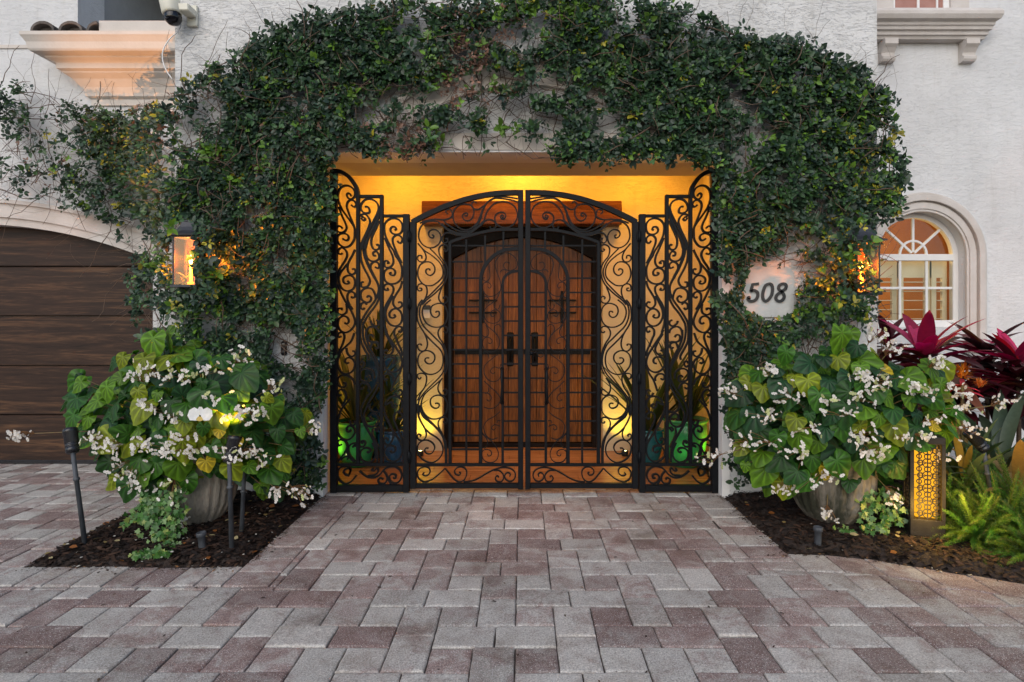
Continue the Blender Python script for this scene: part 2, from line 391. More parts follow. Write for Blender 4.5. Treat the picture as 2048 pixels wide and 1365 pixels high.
def paver(poly, ra=None, gap=.0022):
    global nb
    if len(poly) < 3 or area(poly) < .0015: return
    # order ccw
    A = sum(poly[i][0]*poly[(i+1) % len(poly)][1]-poly[(i+1) % len(poly)][0]*poly[i][1] for i in range(len(poly)))
    if A < 0: poly = poly[::-1]
    pts = []
    for i in range(len(poly)):
        p, q = poly[i], poly[(i+1) % len(poly)]; L = math.dist(p, q)
        if L < .004: continue
        k = max(1, int(L/.03))
        for j in range(k): pts.append((p[0]+(q[0]-p[0])*j/k, p[1]+(q[1]-p[1])*j/k))
    cx = sum(p[0] for p in pts)/len(pts); cy = sum(p[1] for p in pts)/len(pts); n = len(pts)
    def ring(ins, z, jit):
        o = []
        for (x, y) in pts:
            dx, dy = cx-x, cy-y; L = math.hypot(dx, dy)+1e-6
            s = ins*1.15
            o.append([x+math.copysign(min(s, abs(dx)*.5), dx)+random.gauss(0, jit), y+math.copysign(min(s, abs(dy)*.5), dy)+random.gauss(0, jit), z])
        return o
    z = random.gauss(0, .0018); tx = random.gauss(0, .008); ty = random.gauss(0, .008)
    zt = lambda v: z+(v[0]-cx)*tx+(v[1]-cy)*ty
    r0 = ring(gap, 0, .0009); r1 = ring(gap+.003, 0, .0007); r2 = ring(gap+.010, 0, .0005)
    for v in r0: v[2] = zt(v)-.035
    r0b = [[v[0], v[1], zt(v)-.007] for v in r0]
    for v in r1: v[2] = zt(v)-.0022
    for v in r2: v[2] = zt(v)
    col = (random.random()*.95-.33 if ra is None else ra, random.random(), 0)
    vs = r0+r0b+r1+r2+[[cx, cy, z+.0005]]
    fs = []
    for lv in range(3):
        for i in range(n): fs += [(lv*n+i, lv*n+(i+1) % n, (lv+1)*n+(i+1) % n), (lv*n+i, (lv+1)*n+(i+1) % n, (lv+1)*n+i)]
    for i in range(n): fs.append((3*n+i, 3*n+(i+1) % n, 4*n))
    PV.extend(vs); PC.extend([(max(0, col[0]+.33), col[1], 0)]*len(vs)); PT.extend([(a+nb, b+nb, c+nb) for a, b, c in fs]); nb += len(vs)
u = .0892; OX, OY = .147, 2.371
tiles = [(0,0,2,3), (0,3,2,3), (2,0,2,2), (6,0,2,2), (2,2,3,2), (5,2,3,2), (2,4,2,2), (6,4,2,2), (4,4,2,3), (4,7,2,3), (6,6,3,2), (9,6,3,2)]
for bi in range(-13, 12):
    for bj in range(-5, 7):
        for (a, b, w, h) in tiles:
            x0 = OX+(bi*8+a)*u; y0 = OY+(bj*8+b)*u; q = [(x0, y0), (x0+w*u, y0), (x0+w*u, y0+h*u), (x0, y0+h*u)]
            if x0 > 4.6 or x0+w*u < -7.2 or y0 > 5.95 or y0+h*u < .9: continue
            if y0 > 4.88 and x0 > -2.75: continue
            if x0 > 1.3 and y0 > 3.6: continue
            ps = [q]
            for Hh in HOLES:
                ex = [p[0] for p in Hh]; ey = [p[1] for p in Hh]
                if max(ex) < x0 or min(ex) > x0+w*u or max(ey) < y0 or min(ey) > y0+h*u: continue
                ps = subtract(ps, Hh)
            for p in ps: paver(p)
# border courses
x = -2.98
while x < XL-.01:
    w = min(random.choice((.15, .16, .175)), XL-x)
    paver([(x, 3.37-BW), (x+w, 3.37-BW), (x+w, 3.37), (x, 3.37)]); x += w
y = 3.37-BW
while y < 4.86:
    paver([(XL, y), (XL+BW, y), (XL+BW, min(y+.177, 4.88)), (XL, min(y+.177, 4.88))], random.choice((.1, .35, .45, .4))-.0); y += .177
y = 3.50
while y < 4.86:
    y1 = min(y+.177, 4.88); paver([(XR-BW, y), (XR, y), (XR, y1), (XR-BW, y1)]); y = y1
y = 3.37
while y < 5.9: paver([(-2.98, y), (-2.80, y), (-2.80, y+.26), (-2.98, y+.26)], .2); y += .26
for i in range(len(curve)-1):
    (x0, y0), (x1, y1) = curve[i], curve[i+1]; k = max(1, round((x1-x0)/.19))
    for j in range(k):
        a, b = j/k, (j+1)/k
        p0 = (x0+(x1-x0)*a, y0+(y1-y0)*a); p1 = (x0+(x1-x0)*b, y0+(y1-y0)*b); sh = .03
        paver([(p0[0], p0[1]-BW), (p1[0], p1[1]-BW), p1, p0])
tag(npmesh('paving', PV, PT, PC, M['paver'], smooth=False), kind='structure')
jm = MB(); jm.add([(-7.4,.8,-.013), (4.8,.8,-.013), (4.8,4.9,-.013), (-7.4,4.9,-.013)], [(0,1,2,3)]); jm.add([(-7.4,4.9,-.013), (-2.6,4.9,-.013), (-2.6,6.3,-.013), (-7.4,6.3,-.013)], [(0,1,2,3)])
tag(jm.build('joint_sand', M['joint']), kind='structure')

# mulch beds
def bed(name, inside, bb, label):
    nx = 110; ny = 90; xs = np.linspace(bb[0], bb[1], nx); ys = np.linspace(bb[2], bb[3], ny)
    X, Y = np.meshgrid(xs, ys, indexing='ij'); d = inside(X, Y)
    Z = -.012+.035*np.clip(d/.12, 0, 1)+.022*fbm(X*6, Y*6)*np.clip(d/.06, 0, 1)+.012*rng.random(X.shape)*np.clip(d/.05, 0, 1)
    V = np.stack([X, Y, Z], -1).reshape(-1, 3); idx = np.arange(nx*ny).reshape(nx, ny)
    T = np.stack([idx[:-1,:-1], idx[1:,:-1], idx[1:,1:], idx[:-1,1:]], -1).reshape(-1, 4)
    dd = d.reshape(-1); T = T[(dd[T] > -.004).all(1)]
    root = thing(name, label, 'mulch'); root['kind'] = 'stuff'; del root['category']
    npmesh('soil', V, T, None, M['soil'], root)
    N = 5200 if bb[1] < 0 else 11000
    px = rng.uniform(bb[0], bb[1], N*2); py = rng.uniform(bb[2], bb[3], N*2); q = inside(px, py) > .008; px = px[q][:N]; py = py[q][:N]
    dq = inside(px, py); pz = -.012+.035*np.clip(dq/.12, 0, 1)+.022*fbm(px*6, py*6)*np.clip(dq/.06, 0, 1)+.008+rng.random(len(px))*.010
    a = rng.uniform(0, 6.28, len(px)); dr = np.stack([np.cos(a), np.sin(a), rng.normal(0, .25, len(px))], 1); nn = np.stack([rng.normal(0, .35, len(px)), rng.normal(0, .35, len(px)), np.ones(len(px))], 1)
    tv = np.array([[-.12,0,0], [.12,.05,0], [.16,.6,.05], [.06,1,0], [-.10,.95,.02], [-.15,.4,.04]]); tv[:, 1] -= .5; tf = np.array([[0,1,2], [0,2,5], [5,2,4], [4,2,3]])
    cb = np.array([[.030,.018,.013], [.050,.028,.020], [.014,.010,.009], [.075,.042,.028], [.022,.014,.011]]); col = cb[rng.integers(0, 5, len(px))]*rng.uniform(.45, 1.0, (len(px), 1))
    v, t, c = instance(tv, tf, np.stack([px, py, pz], 1), dr, nn, rng.uniform(.02, .065, len(px)), col)
    npmesh('wood_chips', v, t, c, M['chips'], root, False)
    # fallen petals and leaves
    N = 170; k = rng.integers(0, len(px), N); pp = np.stack([px[k], py[k], pz[k]+.012], 1); a = rng.uniform(0, 6.28, N)
    dr = np.stack([np.cos(a), np.sin(a), np.zeros(N)], 1); nn = np.stack([rng.normal(0, .3, N), rng.normal(0, .3, N), np.ones(N)], 1)
    cb = np.array([[.65,.62,.55], [.6,.58,.5], [.30,.11,.03], [.35,.26,.10], [.45,.38,.2]]); kk = rng.choice(5, N, p=[.3, .25, .12, .16, .17])
    tv2 = np.array([[0,-.5,0], [.3,-.1,.06], [.22,.3,.05], [0,.5,0], [-.22,.3,.06], [-.3,-.1,.05]]); tf2 = np.array([[0,1,5], [1,2,5], [5,2,4], [2,3,4]])
    v, t, c = instance(tv2, tf2, pp, dr, nn, np.where(kk < 2, rng.uniform(.012, .024, N), rng.uniform(.025, .055, N)), cb[kk])
    npmesh('fallen_petals', v, t, c, M['petal'], root)
bed('mulch', lambda X, Y: np.minimum(np.minimum(X+2.80, XL-X), Y-3.37), (-2.80, XL, 3.37, 4.72), 'dark brown wood mulch in the rectangular bed round the left stone urn')
cxs = np.array([c[0] for c in curve]); cys = np.array([c[1] for c in curve])
bed('mulch', lambda X, Y: np.minimum(X-XR, (Y-np.interp(X, cxs, cys))*.9), (XR, 3.9, 2.6, 6.05), 'dark brown wood mulch in the curved bed at the right')

N = 900
e1 = rng.random(N); side = rng.integers(0, 4, N); off = np.abs(rng.normal(0, .035, N))
sx_ = np.select([side == 0, side == 1, side == 2], [-2.8+1.23*e1, XL+off, 1.6+2.0*e1], XR-off); sy_ = np.select([side == 0, side == 1, side == 2], [3.37-off, 3.4+1.3*e1, 0], 3.5+1.2*e1)
sy_ = np.where(side == 2, np.interp(sx_, cxs, cys)-off, sy_)
sx_[:110] = rng.uniform(-2.6, 2.6, 110); sy_[:110] = rng.uniform(2.2, 4.6, 110)
a = rng.uniform(0, 6.28, N); cb = np.array([[.03,.018,.013], [.05,.03,.02], [.12,.08,.05], [.5,.47,.4], [.25,.13,.05]])
k_ = rng.choice(5, N, p=[.4, .3, .12, .08, .1])
lv, lt, lc = instance(np.array([[-.15,-.5,0], [.15,-.5,.0], [.2,.1,.1], [0,.5,.0], [-.2,.1,.1]]), np.array([[0,1,2], [0,2,4], [4,2,3]]), np.stack([sx_, sy_, np.full(N, .005)], 1), np.stack([np.cos(a), np.sin(a), np.zeros(N)], 1), np.tile(np.array([[0,0,1.]]), (N, 1))+rng.normal(0, .15, (N, 3)), rng.uniform(.008, .026, N), cb[k_])
tag(npmesh('fallen_litter', lv, lt, lc, M['chips'], None, False), 'scattered bark bits and petals lying on the pavers along the beds', None, None, 'stuff')

# ================================================================== HOUSE
house = thing('house', 'white stucco house with arched garage opening, recessed lit entrance and arched window', 'house', (0, 0, 0))
FY = 4.68; ZT = 2.687; WL, WR = -2.71, 2.765; TOP = 4.9
e = MB(); O = 1.555
e.box(WL, -O-.06, FY, 5.0, -.1, TOP); e.box(O+.06, WR, FY, 5.0, -.1, TOP); e.box(-O-.06, O+.06, FY, 5.0, ZT+.06, TOP)
e.build('entry_wall', M['stucco'], house)
j = MB()
j.box(-O-.06, -O, FY-.003, 5.0, -.1, ZT+.06); j.box(O, O+.06, FY-.003, 5.0, -.1, ZT+.06); j.box(-O, O, FY-.003, 5.0, ZT, ZT+.06)
j.build('opening_jamb', M['white'], house)
# cast-stone band above the opening
def parc(R_, zc_, ang, k=40): return [(.012+R_*math.sin(R(-ang+2*ang*i/k)), zc_+R_*math.cos(R(-ang+2*ang*i/k))) for i in range(k+1)]
b_ = MB(); A0 = 1.55; b_.strip(parc(A0, 1.89, 56), parc(A0-.05, 1.89, 56), FY-.045, FY-.004); b_.strip(parc(A0-.052, 1.89, 56), parc(A0-.20, 1.89, 56), FY-.025, FY-.004); b_.strip(parc(A0-.202, 1.89, 56), parc(A0-.235, 1.89, 56), FY-.04, FY-.004)
b_.build('arch_relief', M['plaster'], house)
b_ = MB(); b_.bbox(-1.5, 1.5, FY-.012, FY-.003, 2.70, 2.835, .004); b_.build('lintel_band', M['plaster'], house)
b_ = MB(); b_.box(-.82, .82, 6.47, 6.49, 0, 2.5); b_.build('door_backing', M['blackplastic'], house)  # unseen dark sheet added to block bright sky in the door gaps
h = MB(); h.box(-1.9, 1.9, 5.0, 5.46, ZT, 3.3); h.build('soffit', M['plaster'], house)
bw = MB(); RX = 1.87; BY = 6.2; DX = .83; DZ = 2.36
bw.box(-RX, -DX, BY, BY+.3, 0.0, 3.12); bw.box(DX, RX, BY, BY+.3, 0.0, 3.12); bw.box(-DX, DX, BY, BY+.3, DZ, 3.12)
bw.build('entry_back_wall', M['cream'], house)
for x_ in (-RX-.1, RX):
    sw = MB(); sw.box(x_, x_+.1, 5.0, BY+.3, -.05, 3.12); sw.build('entry_side_wall', M['cream'], house)
cl = MB(); cl.box(-RX-.1, RX+.1, 5.46, BY+.3, 3.12, 3.3); cl.build('entry_ceiling', M['plaster'], house)
fl = MB()
for i in range(9):
    y0 = 4.885+i*.19
    x = -2.0-random.random()*.5
    while x < 1.95:
        w = random.uniform(.35, .8); xa, xb = max(x, -RX), min(x+w, RX)
        if y0 < 5.0: xa, xb = max(xa, -O), min(xb, O)
        if xb-xa > .02: fl.bbox(xa+.001, xb-.001, y0+.001, min(y0+.189, 6.5), -.02, .02+random.uniform(-.0006, .0006), .0015)
        x += w
fl.build('entry_floor', M['floortile'], house)
# header beam of wood over the doors
bm_ = MB(); bm_.bbox((843-CX)/F*6.05, (1244-CX)/F*6.05, 6.05, 6.197, H+(635-449)/F*6.05, H+(635-402)/F*6.05, .008); bm_.build('lintel_beam', M['beam'], house)
# double doors
DY = 6.42
dr_ = MB()
def arch_z(x, zc=2.25, zs=2.02, hw=.74): return zs+(zc-zs)*(1-(x/hw)**2)
A_ = [(-.83+.0+1.66*i/24, DZ) for i in range(25)]; B_ = [(x, arch_z(max(-.74, min(.74, x)))) for x, z in A_]
fr = MB(); fr.strip(A_, B_, DY-.08, DY+.02)
fr.box(-.83, -.74, DY-.08, DY+.02, .02, 2.03); fr.box(.74, .83, DY-.08, DY+.02, .02, 2.03); fr.box(-.74, .74, DY-.06, DY+.02, .02, .065)
fr.build('door_frame', simple('dark_door_frame', (.006,.004,.004), (.014,.009,.007), .5, spec=.1), house)
for s in (-1, 1):
    d = MB(); w = .735/5
    for k in range(5):
        xa = s*(.004+k*w); xb = s*(.004+(k+1)*w-.004); xa, xb = min(xa, xb), max(xa, xb)
        up = [(xa+(xb-xa)*i/4, arch_z(xa+(xb-xa)*i/4)-.004) for i in range(5)]
        d.prism([(xa, .07), (xb, .07)]+up[::-1], DY-.02-.002*(k % 2), DY+.04)
    door = d.build('entrance_door', M['doorwood'], house, .003)
    st = MB(); st.box(min(s*.01, s*.72), max(s*.01, s*.72), DY-.032, DY-.022, 1.005, 1.06); st.build('iron_strap', M['iron'], door)
    sp_ = MB(); cx = s*.42
    for zz in (1.58, 1.45): sp_.bbox(cx-.15, cx+.15, DY-.045, DY-.022, zz-.009, zz+.009, .003)
    for dx in (0,): sp_.bbox(cx+dx-.014, cx+dx+.014, DY-.05, DY-.03, 1.34, 1.68, .004)
    sp_.build('speakeasy_grille', M['iron'], door)
    hd = MB(); hx = s*.13; hd.bbox(hx-.035, hx+.035, DY-.04, DY-.022, .88, 1.24, .008); hd.tube([(hx, DY-.04, 1.18), (hx, DY-.10, 1.16), (hx, DY-.11, 1.06), (hx, DY-.10, .96), (hx, DY-.04, .94)], .012, 8)
    hd.build('door_handle', M['iron'], door)
# garage wall with a segmental arch, left of the entry wall
GWY = 5.6; ax, half, zs, zc = -5.15, 1.70, 1.93, 2.27
Rr = (half**2+(zc-zs)**2)/(2*(zc-zs))
def gz(x): return zc-Rr+math.sqrt(max(0, Rr**2-(x-ax)**2))
xs = [ax-half+2*half*i/40 for i in range(41)]
gw = MB()
gw.strip([(x, 3.93) for x in xs], [(x, gz(x)) for x in xs], GWY, GWY+.35)
gw.box(ax+half, WL+.3, GWY, GWY+.35, -.05, 3.93); gw.box(-9.5, ax-half, GWY, GWY+.35, -.05, 3.93)
gw.build('garage_wall', M['stucco2'], house)
uw = MB(); uw.box(-9.5, -4.18, GWY+.04, GWY+.4, 3.93, 6.5); uw.build('upper_wall', M['stucco2'], house)
gr_ = MB(); gr_.bbox(-9.5, -4.25, GWY-.012, GWY-.002, 3.905, 3.94, .003); gr_.build('wall_band', M['plaster'], house)
rc = MB(); rc.box(-4.5, -2.0, 7.2, 7.4, 3.8, 7.0); rc.box(-4.5, -4.2, 6.0, 7.2, 3.8, 7.0); rc.box(-4.2, -2.0, 5.9, 7.2, 5.15, 5.3); rc.build('recessed_upper_wall', M['graywall'], house)  # shade under the balcony is put into this wall's grey
rl = MB(); rl.tube([P(165, -8, 6.6), P(225, 36, 6.6)], .02, 6); rl.build('handrail', M['pipe'], house)
def archband(r_in, r_out, y0, y1, mb):
    # offset arcs of the garage arch in the plane
    import math as m
    cz = zc-Rr; a0 = m.asin((half)/Rr)
    A = []; B = []
    for i in range(41):
        a = -a0-.03+(2*a0+.03)*i/40
        A.append((ax+(Rr+r_out)*m.sin(a), cz+(Rr+r_out)*m.cos(a))); B.append((ax+(Rr+r_in)*m.sin(a), cz+(Rr+r_in)*m.cos(a)))
    mb.strip(A, B, y0, y1)
gt = MB(); archband(.0, .07, GWY-.02, GWY+.12, gt); archband(.07, .11, GWY-.045, GWY-.001, gt); archband(.11, .20, GWY-.03, GWY-.001, gt); archband(.20, .235, GWY-.06, GWY-.001, gt)
gt.build('garage_arch_trim', M['trim'], house)
gd = bpy.data.objects.new('garage_door', None); link(gd, house); gd.location = (0, 5.74, 0)
zz = [0.0, .465, .935, 1.41, 1.885, 2.36]
for k in range(5):
    p = MB(); p.bbox(-7.0, -3.40, 0, .05, zz[k]+.004, zz[k+1]-.004, .006); p.build('panel', M['garage'], gd)
gs = MB(); gs.bbox(-7, -3.4, 5.728, 5.738, 0, .035, .003); gs.build('bottom_seal', M['blackplastic'], house)
gs = MB(); gs.box(-7, -3.4, 5.80, 5.86, 0, 2.4); gs.build('door_backing', M['blackplastic'], house)

# corbelled cornice over the garage, mitred at its left end
cn = MB()
prof = [(0,0), (.02,0), (.02,.055), (.05,.075), (.055,.10), (.075,.15), (.12,.21), (.17,.245), (.175,.255), (.205,.27), (.205,.315), (.215,.325), (.26,.345), (.26,.36), (.335,.37), (.345,.385), (.355,.44), (.375,.475), (.385,.49), (.385,.52), (0,.52)]
bx, bz = -3.99, 3.37
def ringp(p, z): return [(bx-p, GWY-.001, bz+z), (bx-p, GWY-p-.001, bz+z), (WL+.2, GWY-p-.001, bz+z)]
vs = []; 
for p, z in prof: vs += ringp(p, z)
fs = []
for i in range(len(prof)-1):
    for k in range(2): fs.append((i*3+k, i*3+k+1, (i+1)*3+k+1, (i+1)*3+k))
cn.add(vs, fs)
cn.box(-3.72, WL+.2, GWY-.33, GWY+.3, bz+.5205, bz+.635)
cn.build('cornice', M['plaster'], house)
rt = MB()
for i in range(3):
    x0 = -4.31+i*.245; n = 9
    top = [(x0+.115-.105*math.cos(math.pi*a/n), bz+.535+.085*math.sin(math.pi*a/n)) for a in range(n+1)]
    bot = [(x0+.115-.085*math.cos(math.pi*a/n), bz+.535+.062*math.sin(math.pi*a/n)) for a in range(n+1)]
    if i == 2: top, bot = top[:5], bot[:5]
    rt.strip(top, bot, GWY-.36, GWY+.03)
    if i < 2:
        xa = x0+.215; tb = [(xa+.035*a/4, bz+.55-.012*math.sin(math.pi*a/4)) for a in range(5)]; rt.strip(tb, [(x, z-.02) for x, z in tb], GWY-.35, GWY+.03)
for i in range(2):
    x0 = -4.31+i*.245
    rt.prism([(x0+.115-.086*math.cos(math.pi*a/9), bz+.53+.062*math.sin(math.pi*a/9)) for a in range(10)], GWY-.30, GWY-.28)
rt.build('roof_tiles', M['tile'], house)

# right wall with arched window
RWY = 6.0; wx, wzs, wr, wb = 3.98, 2.01, .45, 1.30
rw = MB(); n = 32
arcp = [(wx-wr*math.cos(math.pi*i/n), wzs+wr*math.sin(math.pi*i/n)) for i in range(n+1)]
rw.strip([(x, 7.0) for x, z in arcp], arcp, RWY, RWY+.14)
rw.box(2.2, wx-wr, RWY, RWY+.14, -.1, 7.0); rw.box(wx+wr, 9.5, RWY, RWY+.14, -.1, 7.0); rw.box(wx-wr, wx+wr, RWY, RWY+.14, -.1, wb)
rw.build('main_wall', M['stucco2'], house)
def surround(r0, r1, y0, mb):
    A = [(wx-r1, wb-.25)]+[(wx-r1*math.cos(math.pi*i/n), wzs+r1*math.sin(math.pi*i/n)) for i in range(n+1)]+[(wx+r1, wb-.25)]
    B = [(wx-r0, wb-.25)]+[(wx-r0*math.cos(math.pi*i/n), wzs+r0*math.sin(math.pi*i/n)) for i in range(n+1)]+[(wx+r0, wb-.25)]
    mb.strip(A, B, y0, RWY-.001)
ws = MB(); surround(.44, .465, RWY-.035, ws); surround(.465, .53, RWY-.045, ws); surround(.53, .545, RWY-.03, ws)
surround(.545, .605, RWY-.07, ws); surround(.605, .63, RWY-.05, ws)
ws.build('window_surround', M['trim'], house, .008)
win = bpy.data.objects.new('arched_window', None); link(win, house)
gy = 6.10
wf = MB()
arc = lambda r: [(wx-r*math.cos(math.pi*i/n), wzs+r*math.sin(math.pi*i/n)) for i in range(n+1)]
wf.strip([(wx-.452, wb)]+arc(.452)+[(wx+.452, wb)], [(wx-.40, wb)]+arc(.40)+[(wx+.40, wb)], gy, gy+.06)
wf.bbox(wx-.40, wx+.40, gy-.005, gy+.05, wzs-.035, wzs+.032, .004); wf.bbox(wx-.40, wx+.40, gy-.012, gy+.05, wb, wb+.07, .004)
wf.build('frame', M['white'], win)
mu = MB()
for dx in (-.135, .135): mu.bbox(wx+dx-.012, wx+dx+.012, gy+.005, gy+.03, wb+.07, wzs-.036, .003)
mu.bbox(wx-.399, wx+.399, gy+.008, gy+.028, 1.685, 1.71, .003)
mu.strip([(wx-.145*math.cos(math.pi*i/16), wzs+.033+.145*math.sin(math.pi*i/16)) for i in range(17)], [(wx-.125*math.cos(math.pi*i/16), wzs+.033+.125*math.sin(math.pi*i/16)) for i in range(17)], gy+.006, gy+.03)
for a in (45, 90, 135):
    c, s_ = math.cos(R(a)), math.sin(R(a)); q = .011
    p0 = (wx+.02*c, wzs+.033+.02*s_); p1 = (wx+.385*c, wzs+.01+.385*s_)
    mu.prism([(p0[0]-q*s_, p0[1]+q*c), (p0[0]+q*s_, p0[1]-q*c), (p1[0]+q*s_, p1[1]-q*c), (p1[0]-q*s_, p1[1]+q*c)], gy+.009, gy+.031)
mu.build('muntins', M['white'], win)
pn = MB(); gl_ = [(wx-.405, wb+.05)]+arc(.405)+[(wx+.405, wb+.05)]; pn.prism(gl_, gy+.018, gy+.022); pn.build('pane', M['winglass'], win)
sh = MB()
for (xa, xb) in ((wx-.40, wx-.10), (wx-.08, wx+.24), (wx+.26, wx+.42)):
    sh.box(xa, xa+.05, gy+.12, gy+.15, wb, wzs-.03); sh.box(xb-.05, xb, gy+.12, gy+.15, wb, wzs-.03); sh.box(xa, xb, gy+.121, gy+.149, wzs-.20, wzs-.03)
    z = wb+.08
    while z < wzs-.22: sh.box(xa+.05, xb-.05, gy+.10, gy+.17, z, z+.008); z += .095
sh.build('shutters', M['shutter'], win)
rm = MB(); rm.add([(wx-1.6, 8.2, .3), (wx+2.2, 8.2, .3), (wx+2.2, 8.2, 4.6), (wx-1.6, 8.2, 4.6)], [(0,1,2,3)])
rm.box(wx-1.7, wx-1.6, 6.2, 8.2, .3, 4.6); rm.box(wx+2.2, wx+2.3, 6.2, 8.2, .3, 4.6); rm.box(wx-1.6, wx+2.2, 6.2, 8.2, 3.2, 3.3); rm.box(wx-1.6, wx+2.2, 6.2, 8.2, .2, .3)
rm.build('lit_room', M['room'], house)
vt = MB(); vt.box(wx+.50, wx+.78, 8.15, 8.19, 2.72, 2.95)
for k in range(5): vt.box(wx+.52, wx+.76, 8.13, 8.149, 2.74+k*.04, 2.755+k*.04)
vt.build('wall_vent', M['stem'], house)
lamp('room_lamp', 'POINT', (wx+.2, 7.0, 2.3), 36, (1, .64, .22), None, .12)
# upper window with moulded sill on two corbels
us = MB(); sy = RWY
pf = [(.0,4.14), (.09,4.14), (.10,4.165), (.12,4.17), (.125,4.20), (.15,4.21), (.155,4.235), (.17,4.245), (.175,4.27), (.215,4.285), (.235,4.32), (.235,4.35), (.215,4.38), (.195,4.395), (0,4.40)]
vs = []
for p, z in pf: vs += [(2.5, sy-p, z), (4.50+p*.55, sy-p, z), (4.50+p*.55, sy-.001, z)]
fs = [(i*3+k, i*3+k+1, (i+1)*3+k+1, (i+1)*3+k) for i in range(len(pf)-1) for k in range(2)]
us.add(vs, fs); us.build('window_sill', M['trim'], house)
for xc in (3.62, 4.42):
    cb_ = MB()
    pr = [(0,3.93), (.06,3.935), (.075,3.955), (.08,3.98), (.055,3.995), (.06,4.02), (.09,4.06), (.12,4.085), (.12,4.138), (0,4.138)]
    vs = [(xc-.065, sy-p-.001, z) for p, z in pr]+[(xc+.065, sy-p-.001, z) for p, z in pr]; m_ = len(pr)
    cb_.add(vs, [tuple(range(m_)), tuple(range(2*m_-1, m_-1, -1))]+[(i, m_+i, m_+(i+1) % m_, (i+1) % m_) for i in range(m_)])
    cb_.build('corbel', M['trim'], house)
uf = MB(); uf.box(3.5, 3.68, sy-.05, sy-.001, 4.40, 6); uf.box(4.25, 4.43, sy-.05, sy-.001, 4.40, 6); uf.build('window_surround', M['trim'], house)
uwn = MB(); uwn.bbox(3.68, 4.25, sy-.03, sy-.002, 4.40, 4.44, .003); uwn.bbox(4.19, 4.25, sy-.029, sy-.002, 4.441, 6, .003); uwn.bbox(3.68, 3.71, sy-.029, sy-.002, 4.441, 6, .003); uwn.bbox(3.93, 3.955, sy-.027, sy-.002, 4.441, 6, .003); uwn.bbox(4.12, 4.14, sy-.028, sy-.002, 4.441, 6, .003)
uo = uwn.build('upper_window', M['white'], house)
up_ = MB(); up_.box(3.70, 4.2, sy-.018, sy-.012, 4.441, 6); up_.build('pane', simple('pinkish_pane', (.32,.15,.11), (.42,.22,.17), .08), uo)  # opaque glossy pane with a pinkish base colour

# ================================================================== GATE IRONWORK
OR = {'P1': (660,340,8.03), 'P2': (660,500,8.03), 'P3': (660,660,8.03), 'P4': (660,820,8.03), 'L1': (820,380,5.935), 'L2': (820,600,5.935), 'L3': (820,780,6.5)}
def path(s_):
    "'P1 x,y x,y P2 x,y ..' -> photo-measured points on the gate plane, smoothed"
    pts = []; o = None
    for tk in s_.split():
        if tk in OR: o = OR[tk]; continue
        a, b = tk.split(','); pts.append(((o[0]+float(a)/o[2]-CX)*GY/F, H-(o[1]+float(b)/o[2]-CY)*GY/F))
    out = []; n = len(pts)
    if n == 2: return pts
    for i in range(n-1):
        p0 = pts[max(i-1, 0)]; p1 = pts[i]; p2 = pts[i+1]; p3 = pts[min(i+2, n-1)]
        k = max(3, min(8, int(math.dist(p1, p2)/.012)))
        for j in range(k):
            t = j/k; t2 = t*t; t3 = t2*t
            out.append(tuple(.5*((2*p1[c])+(-p0[c]+p2[c])*t+(2*p0[c]-5*p1[c]+4*p2[c]-p3[c])*t2+(-p0[c]+3*p1[c]-3*p2[c]+p3[c])*t3) for c in (0, 1)))
    out.append(pts[-1]); return out
MX = (1048.5-CX)*GY/F                         # mirror axis of the gate
def flat(mb, pts, w, y0, y1, sgn=1, taper=False):
    "flat bar bent along pts (XZ), width w in the plane, from y0 to y1 in depth"
    n = len(pts); A = []; B = []
    for i in range(n):
        p = pts[max(i-1, 0)]; q = pts[min(i+1, n-1)]; dx, dz = q[0]-p[0], q[1]-p[1]; L = math.hypot(dx, dz)+1e-9; nx, nz_ = -dz/L*w/2, dx/L*w/2
        k = 1.0
        A.append((pts[i][0]+nx*k, pts[i][1]+nz_*k)); B.append((pts[i][0]-nx*k, pts[i][1]-nz_*k))
    if sgn < 0: A = [(2*MX-x, z) for x, z in A]; B = [(2*MX-x, z) for x, z in B]
    mb.strip(A, B, y0, y1)
def ball(mb, p, r, y0, y1, sgn=1):
    x = p[0] if sgn > 0 else 2*MX-p[0]; n = 8
    mb.prism([(x+r*math.cos(2*math.pi*i/n), p[1]+r*math.sin(2*math.pi*i/n)) for i in range(n)], y0, y1)
def gx(px): return (px-CX)*GY/F
def gzz(py): return H-(py-CY)*GY/F
def bar(mb, x0, x1, y0p, y1p, ya, yb, sgn, b=.003):
    a, c = gx(x0), gx(x1)
    if sgn < 0: a, c = 2*MX-c, 2*MX-a
    mb.bbox(min(a, c), max(a, c), ya, yb, gzz(y1p), gzz(y0p), b)
